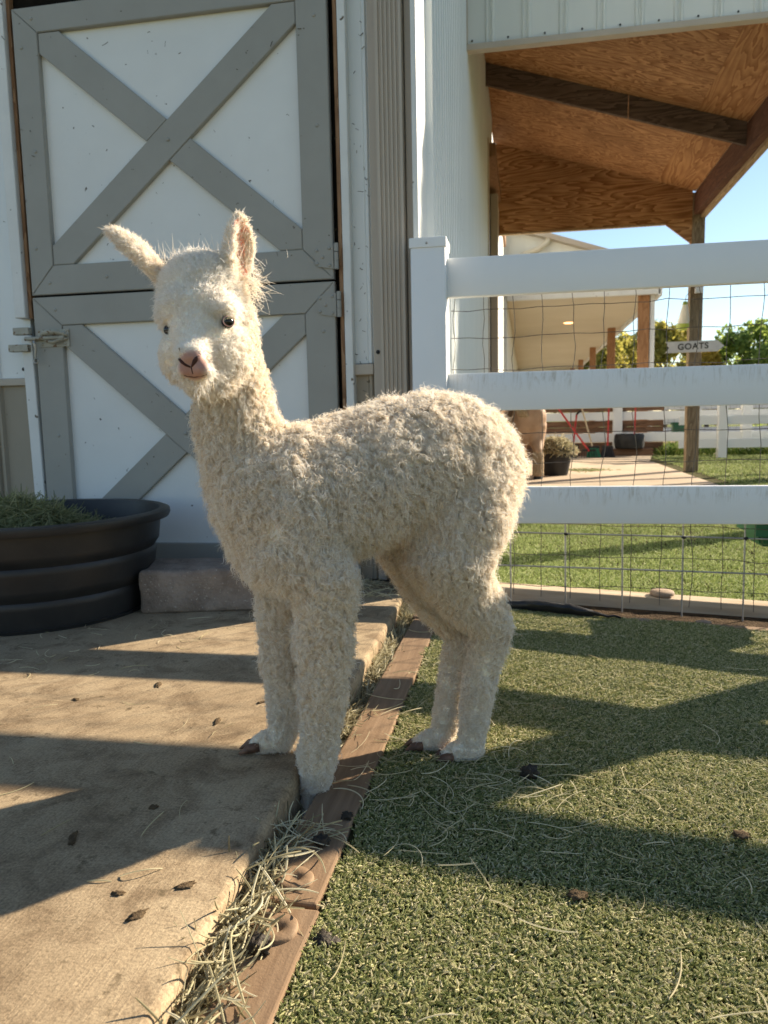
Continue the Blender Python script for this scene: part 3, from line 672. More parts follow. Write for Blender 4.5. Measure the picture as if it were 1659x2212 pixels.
# ------------------------------------------------------------------ things on the pad
def fibre_heap(n, fn, L, r, mat, name, parent=None, k=7, curl=1.6, flat=.45, along=None, **kw):
    c = fn(n); a = RNG.uniform(0, 6.283, n) if along is None else along + RNG.normal(0, .55, n) + math.pi*RNG.integers(0, 2, n); el = RNG.normal(0, flat, n); ln = L*RNG.uniform(.5, 1.5, n)
    cv = RNG.normal(0, curl, n); cv2 = RNG.normal(0, curl*.5, n); Q = np.zeros((n, k, 3)); p = c.copy(); h = ln/(k-1)
    for i in range(k):
        Q[:, i] = p; t = i/(k-1)
        aa = a + cv*t; ee = el + cv2*(t-.4)
        p = p + np.column_stack([np.cos(aa)*np.cos(ee), np.sin(aa)*np.cos(ee), np.sin(ee)])*h[:, None]
    Q -= (Q.mean(1) - c)[:, None, :]
    return curves(name, Q, (r*RNG.uniform(.5, 1.4, n))[:, None]*np.array([.7]+[1]*(k-2)+[.5]), mat, parent, **kw)
# black stock tub
tb = empty('feed_tub', (-1.715, 2.415, SLAB), 'large round black plastic tub standing by the split door', 'tub')
H = .335; R0, R1 = .385, .43
prof = [(.001, .012), (R0-.02, .010), (R0-.004, .0), (R0, .012)]
for i in range(1, 27):
    t = i/27; r = R0+(R1-R0)*t; z = H*t
    groove = -.007 if i in (8, 9, 17, 18) else 0
    step = .006*(t > .33)+.006*(t > .66)
    prof.append((r+groove+step-.008, z))
prof += [(R1+.004, H-.022), (R1+.030, H-.020), (R1+.036, H-.008), (R1+.034, H+.006), (R1+.020, H+.012), (R1-.002, H+.010), (R1-.008, H-.01), (R0-.02, .03), (.001, .025)]
bm = MB(); bm.lathe(prof, 96); bm.build('tub_body', 'black_plastic', tb, True)
def mound(n):
    a = RNG.uniform(0, 6.283, n); r = .36*np.sqrt(RNG.random(n)); x = r*np.cos(a); y = r*np.sin(a)
    top = .25 + .14*np.exp(-(((x+.05)/.20)**2+((y-.02)/.25)**2)) - .08*np.clip((x-.10)/.25, 0, 1)
    return np.column_stack([x, y, top*(1-.35*RNG.random(n)**2)])
hp = fibre_heap(9000, mound, .11, .0013, 'hay_green', 'hay', label='green hay heaped inside the large black tub', cat='hay', kind='stuff'); hp.location = tb.location + Vector((-.06, .0, 0))
# rough stone block used as a step
st = empty('stone_block', (-1.10, 2.53, SLAB), 'rough brown stone block lying as a step below the split door', 'stone block')
bm = MB(); bm.box(-.235, .255, -.125, .13, -.002, .150, .018, 3)
bmesh.ops.subdivide_edges(bm.bm, edges=bm.bm.edges[:], cuts=7, use_grid_fill=True)
bmesh.ops.triangulate(bm.bm, faces=bm.bm.faces[:])
for v_ in bm.bm.verts:
    nn = mnoise.noise(v_.co*9)*.010 + mnoise.noise(v_.co*28)*.005
    v_.co += v_.co.normalized()*nn
o = bm.build('block', 'block', st, True); o.rotation_euler.z = RAD(13)
# corrugated drain pipe below the downspout
dp = empty('drain_pipe', (-.455, 2.86, 0), 'black corrugated drain pipe curling down at the barn corner', 'pipe')
path = [Vector((-.06, .06, .36)), Vector((-.045, .02, .28)), Vector((-.025, -.02, .20)), Vector((0, -.045, .12)), Vector((.03, -.05, .05)), Vector((.075, -.03, -.02))]
def spl(pts, t):
    t = t*(len(pts)-1); i = min(int(t), len(pts)-2); f = t-i
    p0, p1, p2, p3 = pts[max(i-1, 0)], pts[i], pts[i+1], pts[min(i+2, len(pts)-1)]
    return .5*((2*p1)+(p2-p0)*f+(2*p0-5*p1+4*p2-p3)*f*f+(3*p1-p0-3*p2+p3)*f**3)
N_ = 90
bm = MB(); bm.tube([spl(path, i/N_) for i in range(N_+1)], [.046 + .006*(1 if (i//2) % 2 else -1)*.9 for i in range(N_+1)], 20); bm.build('pipe', 'black_plastic', dp, True)
# hay trodden into the gap between the pad and the planks
def gap(n):
    y = RNG.uniform(.55, 2.75, n); x = -.405 - .018*(y-.69) + RNG.uniform(-.005, .045, n)
    z = -.05 + .075*RNG.random(n)**1.4*(.5+.8*vnoise(np.column_stack([x*0, y]), 5, 3)); k = (np.abs(y-1.28) < .07)
    z[k] = np.minimum(z[k], -.03); return np.column_stack([x, y, z])
hg = fibre_heap(8500, gap, .085, .0010, 'hay', 'hay', flat=.45, curl=1.2, along=1.55, label='dry hay trodden into the gap beside the concrete pad', cat='hay', kind='stuff')
def gapn(n):
    y = RNG.uniform(.62, 1.15, n); x = -.395 - .018*(y-.69) + RNG.uniform(-.01, .05, n)
    return np.column_stack([x, y, .0 + .04*RNG.random(n)])
fibre_heap(420, gapn, .13, .0012, 'hay', 'hay', flat=.30, curl=1.6, along=1.45, k=10, label='long pale hay stems curling out of the near gap', cat='hay', kind='stuff')
# loose straw
def slabstraw(n):
    x = -.5 - 1.3*RNG.random(n)**1.2; y = RNG.uniform(.7, 2.5, n)
    m = RNG.random(n) < .45; y[m] = RNG.uniform(1.75, 2.2, m.sum()); x[m] = RNG.uniform(-1.75, -.95, m.sum())
    return np.column_stack([x, y, np.full(n, SLAB+.002)])
def turfstraw(n):
    x = RNG.uniform(-.3, 1.3, n); y = RNG.uniform(.7, 2.65, n)
    m = RNG.random(n) < .5; x[m] = RNG.normal(-.08, .14, m.sum()); y[m] = RNG.normal(1.38, .14, m.sum())
    return np.column_stack([x, y, gz(x, y)+.013])
fibre_heap(110, slabstraw, .06, .0007, 'straw', 'straw', flat=.04, curl=1.2, k=9, label='loose straw stems strewn over the concrete pad', cat='straw', kind='stuff')
fibre_heap(220, turfstraw, .075, .0007, 'straw', 'straw', flat=.05, curl=1.1, k=9, label='loose straw stems strewn over the near turf', cat='straw', kind='stuff')
def plankstraw(n):
    y = RNG.uniform(.75, 2.4, n); return np.column_stack([RNG.uniform(-.37, -.27, n), y, np.full(n, .027)])
fibre_heap(26, plankstraw, .09, .0008, 'straw', 'straw', flat=.06, curl=1.3, k=9, label='straw stems lying across the edging planks', cat='straw', kind='stuff')
def wallstraw(n): return np.column_stack([RNG.uniform(-.66, -.36, n), RNG.uniform(2.66, 2.96, n), RNG.uniform(.03, .075, n)])
fibre_heap(380, wallstraw, .07, .0010, 'straw', 'straw', flat=.2, curl=1.2, label='straw gathered against the foot of the barn corner', cat='straw', kind='stuff')
# manure lumps
M['crumb'] = soft('dry_manure', (.09, .06, .035), (.17, .12, .07), 80, .95, .1, 1.0, .004)
def lump(name, p, r, label, sq=.6, seed=1, sub=3, mat='dung'):
    bm = MB(); bm.ball((0, 0, 0), (r, r*.85, r*sq), sub, .75, seed)
    for v_ in bm.bm.verts: v_.co += v_.co.normalized()*r*.18*mnoise.noise(v_.co*160)
    o = bm.build(name, mat, smooth='all', label=label, cat='manure'); o.location = p; return o
lump('manure_pellet', (-.322, 1.115, .030), .013, 'smooth dark manure pellet on the long plank', .62, 3)
lump('manure_lump', (-.338, .862, .032), .015, 'crumbled dark manure on the near plank', .7, 9)
lump('manure_lump', (.007, 1.438, .012), .017, 'dark manure lump on the turf beside the hind hooves', .8, 4)
lump('manure_lump', (-.262, .905, .016), .017, 'flattened dark manure on the turf edge by the plank joint', .35, 6)
lump('manure_lump', (-.300, 1.20, .028), .009, 'small crumb of manure on a straw across the plank', .7, 8)
lump('manure_lump', (.075, 1.075, .002), .013, 'trodden brown manure in the shaded turf', .22, 12, mat='crumb')
lump('manure_lump', (.36, 1.30, -.008), .013, 'flat brown manure flake on the sunlit turf', .2, 14, mat='crumb')
for i, (x_, y_) in enumerate(((-.555, .90), (-.505, .86), (-.70, 1.02), (-.62, 1.13), (-.60, 1.62), (-.90, 1.70), (-.80, .82), (-.47, .93), (-.66, 1.50), (-1.05, 1.58))):
    bm = MB(); bm.ball((0, 0, 0), (.008+.005*(i % 3), .005+.002*(i % 2), .0018), 3, .9, i*3.3)
    o = bm.build('manure_crumb', 'crumb', smooth='all', label='small trodden manure crumb on the concrete pad', cat='manure', group='crumbs trodden onto the pad'); o.location = (x_, y_, SLAB+.001); o.rotation_euler.z = i

# ------------------------------------------------------------------ beyond the fence
def grown(name, build, voxel, smooth_it, mat, parent, loc):
    """join lofts into one continuous skin"""
    bm = MB(); build(bm)
    bmesh.ops.recalc_face_normals(bm.bm, faces=bm.bm.faces[:])
    me = bpy.data.meshes.new('tmp'); bm.bm.to_mesh(me); bm.bm.free()
    t = bpy.data.objects.new('tmp', me); COL.objects.link(t)
    r = t.modifiers.new('r', 'REMESH'); r.mode = 'VOXEL'; r.voxel_size = voxel
    s = t.modifiers.new('s', 'SMOOTH'); s.factor = .5; s.iterations = smooth_it
    dg = bpy.context.evaluated_depsgraph_get(); dg.update()
    m2 = bpy.data.meshes.new_from_object(t.evaluated_get(dg)); bpy.data.objects.remove(t)
    m2.name = name; m2.materials.clear(); m2.materials.append(M[mat] if isinstance(mat, str) else mat)
    m2.polygons.foreach_set('use_smooth', [True]*len(m2.polygons))
    co = np.zeros(len(m2.vertices)*3, np.float32); m2.vertices.foreach_get('co', co)
    co = (co.reshape(-1, 3) - np.array(loc)).astype(np.float32); m2.vertices.foreach_set('co', co.ravel()); m2.update()
    o = bpy.data.objects.new(name, m2); link(o, parent); return o
def loft(bm, secs, fwd, n=36):
    f = Vector(fwd).normalized(); L = Vector((-f.y, f.x, 0)).normalized(); U = L.cross(f)*-1
    U = Vector((0, 0, 1)); rings = []
    for c, rl, rv in secs:
        rings.append([bm.bm.verts.new(Vector(c) + L*rl*math.cos(2*math.pi*k/n) + U*rv*math.sin(2*math.pi*k/n)) for k in range(n)])
    for i in range(len(rings)-1):
        for k in range(n): bm.bm.faces.new((rings[i][k], rings[i][(k+1) % n], rings[i+1][(k+1) % n], rings[i+1][k]))
    bm.bm.faces.new(rings[0][::-1]); bm.bm.faces.new(rings[-1])

# pony seen from behind
M['pony'] = soft('pony_coat', (.34, .205, .12), (.50, .33, .21), 7, .6, .2, .25, .006, bscale=90)
M['pony_hair'] = blade('pony_hair', [(0, (.42, .30, .17)), (1, (.70, .56, .38))], .3)
pony = empty('pony', (.05, 9.0, 0), 'tan pony standing with its rump turned this way on the patio', 'pony')
def pony_body(bm):
    F = Vector((-.22, .975, 0)).normalized()
    c = Vector((.02, 8.72, 0))
    def S(s, z): v = c + F*s; return (v.x, v.y, z)
    loft(bm, [(S(-.17, .70), .04, .05), (S(-.15, .70), .13, .14), (S(-.08, .69), .195, .205), (S(.05, .68), .215, .215), (S(.25, .65), .21, .21), (S(.5, .63), .215, .215), (S(.75, .64), .19, .21), (S(.95, .68), .14, .18), (S(1.02, .7), .05, .06)], F)
    L = Vector((-F.y, F.x, 0))
    for sd_, fx, fy in ((-1, .135, 8.58), (1, -.045, 8.74)):
        hip = Vector(S(-.03, .62)) + L*.085*sd_
        st_ = Vector((hip.x*.5+fx*.5+F.x*.05, hip.y+F.y*.05, .46)); hk = Vector((fx, fy-.022, .32)); ft = Vector((fx, fy+.005, .09))
        bm.tube([hip, st_*.5+hip*.5, st_*.55+hk*.45, hk, (hk+ft)/2, ft, (fx, fy+.012, .02)], [.125, .120, .080, .050, .036, .040, .048], 14)
    for sd_ in (-1, 1):
        sh = Vector(S(.82, .55)) + L*.09*sd_
        bm.tube([sh, (sh.x, sh.y, .38), (sh.x, sh.y, .10), (sh.x, sh.y, .02)], [.09, .055, .036, .045], 12)
    bm.tube([S(.85, .75), S(1.10, .95), S(1.30, 1.06)], [.15, .11, .09], 14)
    bm.tube([S(1.28, 1.08), S(1.45, 1.00), S(1.62, .86)], [.095, .085, .055], 12)
pb = grown('body', pony_body, .016, 5, 'pony', pony, pony.location)
for fx, fy in ((.135, 8.58), (-.045, 8.74)):
    bm = MB(); bm.tube([(fx-.05, fy+.012-9.0, .0), (fx-.05, fy+.012-9.0, .045)], [.056, .046], 14); bm.build('hoof', 'rubber', pony, True)
# long feathery hair on the hind legs and tail dock
nn_ = 2600; Q = np.zeros((nn_, 5, 3)); lg = RNG.integers(0, 2, nn_); hx = np.where(lg == 0, .135, -.045)-.05; hy = np.where(lg == 0, 8.58, 8.74)-9.0
aa = RNG.uniform(0, 6.283, nn_); zz = RNG.uniform(.10, .34, nn_); rr = .034+.010*RNG.random(nn_)
for i, t in enumerate(np.linspace(0, 1, 5)): Q[:, i] = np.column_stack([hx+np.cos(aa)*(rr+.02*t), hy-.012+np.sin(aa)*(rr+.02*t), zz-.05*t])
curves('feather', Q, .0025, 'pony_hair', pony)
nn_ = 700; Q = np.zeros((nn_, 6, 3)); ax = RNG.normal(-.02, .018, nn_)
for i, t in enumerate(np.linspace(0, 1, 6)): Q[:, i] = np.column_stack([ax-.09+.04*t, np.full(nn_, 8.55-9.0)-.03*np.sin(t*3)+RNG.normal(0, .006, nn_), .80-.10*t+RNG.normal(0, .004, nn_)])
curves('tail', Q, .003, 'pony_hair', pony)

# muck bucket of hay by the pony
b2 = empty('hay_bucket', (.345, 9.16, .012), 'black plastic bucket heaped with hay beside the pony', 'bucket')
bm = MB(); bm.lathe([(.001, .005), (.135, .0), (.14, .008), (.20, .30), (.215, .302), (.216, .318), (.20, .322), (.195, .31), (.13, .03), (.001, .03)], 40); bm.build('bucket_body', 'rubber', b2, True)
for s_ in (-1, 1):
    bm = MB(); bm.tube([(s_*.205, -.05, .30), (s_*.235, -.04, .27), (s_*.24, 0, .24), (s_*.235, .04, .27), (s_*.205, .05, .30)], .010, 8); bm.build('rope_handle', 'pale_handle', b2, True)
def bh(n):
    a = RNG.uniform(0, 6.283, n); r = .20*np.sqrt(RNG.random(n)); return np.column_stack([r*np.cos(a), r*np.sin(a), .26 + (.17*(1-(r/.21)**2))*(1-.4*RNG.random(n))])
o = fibre_heap(3000, bh, .14, .0035, 'hay', 'hay', label='loose hay heaped in the black bucket beside the pony', cat='hay', kind='stuff'); o.location = b2.location
def ph(n): return np.column_stack([RNG.normal(.75, .12, n), RNG.normal(9.9, .1, n), np.full(n, .02)])
fibre_heap(160, ph, .12, .004, 'hay_green', 'hay', flat=.1, label='wisp of hay dropped on the patio', cat='hay', kind='stuff')

# far paddock fence with brown boards between white rails
ff = empty('paddock_fence', (1.0, 13.6, 0), 'far white rail fence backed with brown boards at the patio end', 'fence')
def q(bm, name, mat, parent, smooth=False):
    for v_ in bm.bm.verts: v_.co -= parent.location
    return bm.build(name, mat, parent, smooth)
YB = 13.75
for x in (-.6, 1.48, 3.56):
    bm = MB(); bm.box(x, x+.15, YB-.06, YB+.09, -.1, 1.25, .006); q(bm, 'post', 'vinyl', ff)
for a, b_ in ((.235, .385), (.61, .75), (.985, 1.13)):
    bm = MB(); bm.box(-2.2, 6.0, YB-.005, YB+.035, a, b_, .004); q(bm, 'rail', 'vinyl', ff)
for a, b_ in ((.06, .225), (.40, .49), (.495, .60), (.76, .86), (.865, .97)):
    bm = MB(); bm.box(-2.1, 2.32, YB+.045, YB+.085, a, b_, .004); q(bm, 'board', 'brown_board', ff)
bm = MB()
for k in range(80): bm.tube([(-2+.1*k, YB+.1, .02), (-2+.1*k, YB+.1, 1.1)], .0018, 4)
for k in range(11): bm.tube([(-2, YB+.1, .05+.1*k), (6, YB+.1, .05+.1*k)], .0018, 4)
q(bm, 'wire_mesh', 'wire', ff)['kind'] = 'stuff'
sl = MB(); sl.box(-.4, 2.10, 13.42, 13.60, -.05, .13, .012); sl.build('sleeper', 'brown_board', label='dark timber sleeper lying along the patio end', cat='sleeper')
# dark tub standing on the sleeper
tt = empty('rubber_tub', (1.72, 13.46, -.072), 'low black rubber tub stood on the far sleeper', 'tub')
bm = MB(); bm.lathe([(.001, .20), (.20, .20), (.235, .22), (.25, .33), (.245, .42), (.22, .45), (.20, .44), (.21, .3), (.001, .28)], 36); bm.build('tub_body', 'rubber', tt, True)
# stable tools leaning on the fence
def tool(name, label, p0, p1, r, hm, head, grip=None):
    e_ = empty(name, p0, label, 'tool')
    p0 = Vector(p0); p1 = Vector(p1)
    bm = MB(); bm.tube([(0, 0, .12), (p1-p0)], r, 10); bm.build('handle', hm, e_, True)
    if grip:
        d_ = (p1-p0)
        bm = MB(); bm.tube([d_*.93, d_, d_+Vector((.05, 0, .05)), d_+Vector((.12, .0, .06))], r*1.2, 8); bm.build('grip', 'rubber', e_, True)
    head(e_)
    return e_
def broom(mat):
    def h(e_):
        n = 500; Q = np.zeros((n, 3, 3)); x = RNG.uniform(-.1, .1, n); y = RNG.uniform(-.03, .03, n)
        for i, t in enumerate((0, .5, 1)): Q[:, i] = np.column_stack([x*(.7+.5*t), y*(1+t*.5), .17-.165*t+0*x])
        curves('bristles', Q, .004, mat, e_)
        bm = MB(); bm.box(-.09, .09, -.03, .03, .15, .20, .012); bm.build('head', 'rubber', e_)
    return h
def fork(e_):
    for k in range(7):
        x = -.12+.04*k; bm = MB(); bm.tube([(x*.8, .02, .14), (x, -.02, .06), (x*1.05, -.10, .01)], .005, 6); bm.build('tine', 'rubber', e_)
    bm = MB(); bm.box(-.11, .11, .005, .03, .12, .15, .006); bm.build('bar', 'rubber', e_)
def shovel(e_):
    bm = MB(); bm.prism_y([(-.10, .22), (-.11, .05), (-.05, .0), (.05, .0), (.11, .05), (.10, .22), (.03, .25), (-.03, .25)], -.012, 0, .003); bm.build('blade', 'rubber', e_)
grn = blade('green_bristle', [(0, (.02, .16, .09)), (1, (.05, .26, .15))], .2); blk = blade('dark_bristle', [(0, (.015, .016, .02)), (1, (.04, .04, .05))], .1)
tool('stable_fork', 'red handled stable fork leaning sideways on the far fence', (1.02, 12.9, 0), (.46, 13.5, .95), .016, 'red_paint', fork)
tool('shovel', 'red shovel with black angled grip against the far fence', (.76, 12.95, 0), (.86, 13.6, .72), .015, 'red_paint', shovel, True)
tool('broom', 'pale handled broom with green bristles against the far fence', (1.10, 13.0, 0), (.92, 13.6, .92), .014, 'pale_handle', broom(grn))
tool('broom', 'red handled broom with dark bristles against the far fence', (1.32, 13.0, 0), (1.40, 13.62, 1.05), .014, 'red_paint', broom(blk))
tool('rake', 'red handled rake standing behind the low rubber tub', (1.80, 13.5, 0), (1.84, 13.64, .98), .014, 'red_paint', fork)
# second fence line to the right, and two more across the lane
def railfence(label, x0, x1, Y, posts, rails, slope=0, w=.13, group=None):
    e_ = empty('rail_fence', ((x0+x1)/2, Y, 0), label, 'fence', group)
    for x in posts:
        bm = MB(); bm.box(x-w/2, x+w/2, Y-w/2, Y+w/2, -.3, rails[-1][1]+.07, .006); q(bm, 'post', 'vinyl', e_)
        bm = MB(); bm.box(x-w/2-.01, x+w/2+.01, Y-w/2-.01, Y+w/2+.01, rails[-1][1]+.07, rails[-1][1]+.10, .006); q(bm, 'post_cap', 'vinyl', e_)
    for a, b_ in rails:
        bm = MB(); bm.box(x0, x1, Y-.02, Y+.02, a, b_, .004); q(bm, 'rail', 'vinyl', e_)
    return e_
railfence('white rail fence right of the sign post on the far turf', 2.35, 9.0, 12.6, (2.98, 5.4, 7.8), ((.16, .30), (.52, .66), (.88, 1.02)))
railfence('white rail fence across the gravel lane', 2.4, 22, 21.5, (4.5, 7.2, 9.9, 12.6), ((.05, .20), (.42, .57), (.80, .95)))
railfence('farthest white rail fence below the trees', 2.4, 34, 29, (6, 9.5, 13, 16.5, 20), ((.0, .2), (.45, .65), (.9, 1.1)))
bm = MB(); bm.box(-.28, .28, -.12, .12, 0, .34, .03, 3); bm.box(-.30, .30, -.14, .14, .30, .36, .015); 
o = bm.build('green_bin', 'green_plastic', smooth=True, label='small green bin beside the fence across the lane', cat='bin'); o.location = (4.0, 20.9, .12)

# long low building with a deep veranda
bl = empty('veranda_building', (.9, 14.3, 0), 'white barn wing with a cream veranda ceiling on brown columns', 'building')
bm = MB(); bm.box(-6, -.34, 14.3, 37, -.1, 2.85); q(bm, 'wall', 'siding', bl)
bm = MB(); bm.box(-.335, 2.25, 14.32, 37, 2.80, 2.86); q(bm, 'veranda_ceiling', 'soffit', bl)
bm = MB(); bm.box(-.34, 2.30, 14.24, 14.315, 2.77, 2.90, .01); q(bm, 'fascia', 'trim_white', bl)
bm = MB(); bm.box(2.255, 2.33, 14.24, 37, 2.74, 2.90, .01); q(bm, 'fascia', 'trim_white', bl)
bmx = ribbed(-6, 2.2, 2.905, 2.92, 14.3); bmx.bm.free()
q(MB().prism_y([(-6, 2.902), (2.28, 2.902), (2.28, 3.18), (.40, 3.80), (-6, 5.6)], 14.28, 14.4), 'gable', 'siding', bl)
for k in range(12):
    x = -.3+.2286*k; zt = 3.80-(x-.40)*.33 if x > .4 else 3.9
    bm = MB(); bm.box(x-.02, x+.02, 14.262, 14.279, 2.905, zt-.03); q(bm, 'rib', 'siding', bl)
def slope_slab(x0, z0, x1, z1, y0, y1, th):
    bm = MB(); return bm.prism_y([(x0, z0), (x1, z1), (x1, z1+th), (x0, z0+th)], y0, y1)
q(slope_slab(2.42, 3.12, .40, 3.79, 14.10, 37, .09), 'roof', 'tan_metal', bl)
q(slope_slab(.40, 3.79, -6, 5.6, 14.10, 37, .09), 'roof', 'tan_metal', bl)
bm = MB(); bm.tube([(.42, 14.2, 3.86), (.36, 14.15, 3.72), (.20, 14.15, 3.62), (-.10, 14.15, 3.52), (-.22, 14.15, 3.40), (-.25, 14.15, 3.0)], .05, 10); q(bm, 'gutter_pipe', 'soffit', bl, True)
for i, y in enumerate((14.45, 19.7, 25.0, 30.3, 35.5)):
    bm = MB(); bm.box(1.96, 2.14, y-.09, y+.09, -.1, 2.80, .008); cl = q(bm, 'column', 'fresh_wood', bl)
    bm = MB(); bm.box(2.15, 2.235, y-.05, y+.05, -.1, 2.78, .01); q(bm, 'rain_pipe', 'trim_white', bl) if i == 0 else bm.bm.free()
lm = NG('recessed_lamp'); lm.b.inputs['Base Color'].default_value = (.9, .7, .4, 1); lm.b.inputs['Emission Color'].default_value = (1, .50, .18, 1); lm.b.inputs['Emission Strength'].default_value = 2.2
for y in (18.2,):
    bm = MB(); bm.lathe([(.001, 2.794), (.085, 2.792), (.10, 2.788), (.10, 2.80)], 20, (.95, y)); q(bm, 'ceiling_lamp', lm.m, bl)
cb = empty('wall_cabinet', (.05, 21.0, 1.1), 'grey metal cabinet on the wall under the veranda', 'cabinet')
bm = MB(); bm.box(-.38, .32, -.25, .25, 0, .8, .01); bm.build('case', 'steel', cb); bm = MB(); bm.box(-.33, .27, -.268, -.251, .05, .75, .005); bm.build('door', 'steel', cb)

# trees beyond the lane
def leaf_mat(name, a, b_):
    g = NG(name); oi = g.n('ObjectInfo'); geo = g.n('NewGeometry')
    c = g.ramp(geo.outputs['Random Per Island'], [(0, a), (1, b_)])
    tr = g.n('BsdfTranslucent'); mx = g.n('MixShader'); mx.inputs[0].default_value = .6
    g.col(c).rough(.6, .2); g.l(c, tr.inputs[0]); g.l(g.b.outputs[0], mx.inputs[1]); g.l(tr.outputs[0], mx.inputs[2]); g.l(mx.outputs[0], g.out.inputs[0]); return g.m
M['leaf_olive'] = leaf_mat('leaf_olive', (.20, .20, .045), (.60, .52, .13)); M['leaf_green'] = leaf_mat('leaf_green', (.12, .20, .045), (.40, .48, .12)); M['leaf_gold'] = leaf_mat('leaf_gold', (.36, .25, .04), (.70, .52, .10))
M['bark'] = soft('bark', (.06, .045, .03), (.13, .10, .07), 8, .95, .05, .8, .03)
def tree(loc, h, w, mat, label, seed, base=.25, n=5200, ls=.17):
    rg = np.random.default_rng(seed); e_ = empty('tree', loc, label, 'tree', 'trees beyond the lane')
    bm = MB(); bm.tube([(0, 0, -.2), (.05, 0, h*.3), (0, .1, h*.7)], [.16*h/5, .12*h/5, .03], 9)
    for k in range(6):
        a = k*1.05+seed; bm.tube([(0, 0, h*(.2+.06*k)), (math.cos(a)*w*.25, math.sin(a)*w*.25, h*(.38+.07*k)), (math.cos(a)*w*.42, math.sin(a)*w*.42, h*(.5+.07*k))], [.05*h/5, .03*h/5, .01], 6)
    bm.build('trunk', 'bark', e_, True)
    nc = 34; a = rg.uniform(0, 6.283, nc); u = rg.random(nc)
    zc = base*h + (1-base)*h*u**.85*.93; prof = np.sin(np.clip((zc/h-base)/(1-base), .0, 1)**.7*math.pi*.93+.12)
    rc = w/2*np.clip(prof, .15, 1)*rg.uniform(.35, 1.0, nc)
    C = np.column_stack([np.cos(a)*rc, np.sin(a)*rc, zc]); cr = w*.13*rg.uniform(.6, 1.25, nc)
    i = rg.integers(0, nc, n); d = rg.normal(0, 1, (n, 3)); d /= np.linalg.norm(d, axis=1)[:, None]
    P = C[i] + d*(cr[i]*rg.random(n)**.4)[:, None]*np.array([1, 1, 1.25])
    t1 = rg.normal(0, 1, (n, 3)); t1 /= np.linalg.norm(t1, axis=1)[:, None]; t2 = np.cross(t1, d); t2 /= np.linalg.norm(t2, axis=1)[:, None]
    s_ = ls*rg.uniform(.5, 1.2, n)[:, None]
    V = np.stack([P-t1*s_, P+t2*s_*.5, P+t1*s_, P-t2*s_*.5], 1).reshape(-1, 3)
    me = bpy.data.meshes.new('crown'); me.from_pydata(V.tolist(), [], np.arange(4*n).reshape(-1, 4).tolist()); me.materials.append(M[mat])
    link(bpy.data.objects.new('crown', me), e_)
tree((6.35, 11.85, 0), 8.2, 4.0, 'leaf_green', 'unseen leafy tree added beyond the porch eave to shade the barn wall', 21, .60, 9000, .22)  # added out of view, its crown keeps sun off the side wall
def gx(x, Y): return at(x, 780, Y).x
tree((gx(1290, 44), 44, 0), 4.7, 4.4, 'leaf_olive', 'olive tree showing between the veranda columns', 1)
tree((gx(1350, 47), 47, 0), 5.4, 4.2, 'leaf_olive', 'olive tree rising behind the nearest veranda column', 2)
tree((gx(1437, 42), 42, 0), 5.5, 4.3, 'leaf_olive', 'tall olive tree left of the arrow sign', 3)
tree((gx(1530, 40), 40, 0), 3.7, 2.6, 'leaf_gold', 'small golden tree under the arrow sign', 4, .1)
tree((gx(1500, 62), 62, 0), 5.2, 6, 'leaf_olive', 'pale olive tree far behind the sign post', 9, .1)
tree((gx(1620, 42), 42, 0), 5.2, 4.8, 'leaf_green', 'full green tree right of the arrow sign', 5, .12, 7000)
tree((gx(1700, 40), 40, 0), 4.6, 4.2, 'leaf_green', 'green tree at the end of the tree row', 6, .12)
tree((gx(1240, 66), 66, 0), 5.6, 6, 'leaf_olive', 'distant olive tree past the veranda end', 7, .1)

# ------------------------------------------------------------------ the young alpaca
AL = Vector((-.30, 1.42, 0))
alp = empty('alpaca', AL, 'cream white woolly young alpaca standing with one forefoot in the gap', 'alpaca')
FW = Vector((-.80, -.60, 0)); LF = Vector((.60, -.80, 0)); O_ = Vector((-.16, 1.52, 0))
def S(s, l, z): v = O_ + FW*s + LF*l; return Vector((v.x, v.y, z))
LEG = {  # chains from the trunk to the foot, radius of the skin under the wool
 'nh': ([S(-.035, .035, .60), S(.0, .055, .52), S(.035, .068, .43), at(1000, 1265, 1.475), at(1064, 1350, 1.515), at(1040, 1440, 1.512), at(1026, 1530, 1.505), at(1018, 1600, 1.500), at(1010, 1632, 1.495)], [.085, .090, .078, .056, .037, .029, .026, .024, .022]),
 'fh': ([S(-.035, -.035, .60), S(.0, -.055, .52), S(.03, -.066, .43), at(955, 1290, 1.57), at(1005, 1365, 1.585), at(985, 1450, 1.57), at(968, 1530, 1.545), at(955, 1590, 1.53), at(946, 1612, 1.525)], [.094, .096, .074, .052, .036, .029, .026, .023, .021]),
 'nf': ([S(.33, .045, .56), S(.345, .060, .47), at(705, 1255, 1.262), at(700, 1350, 1.268), at(700, 1440, 1.275), at(694, 1540, 1.288), at(687, 1620, 1.298), at(683, 1670, 1.303), at(677, 1712, 1.300), at(672, 1740, 1.294)], [.085, .076, .052, .044, .040, .032, .030, .026, .020, .017]),
 'ff': ([S(.33, -.045, .56), S(.345, -.058, .47), at(618, 1255, 1.385), at(615, 1340, 1.385), at(612, 1410, 1.385), at(617, 1490, 1.385), at(614, 1560, 1.385), at(606, 1598, 1.382), at(598, 1612, 1.378)], [.082, .072, .050, .044, .040, .031, .026, .023, .021]),
}
HD = {'cran': at(437, 636, 1.235), 'brow': at(430, 690, 1.195), 'mid': at(420, 742, 1.145), 'nose': at(416, 783, 1.112), 'poll': at(440, 590, 1.26)}
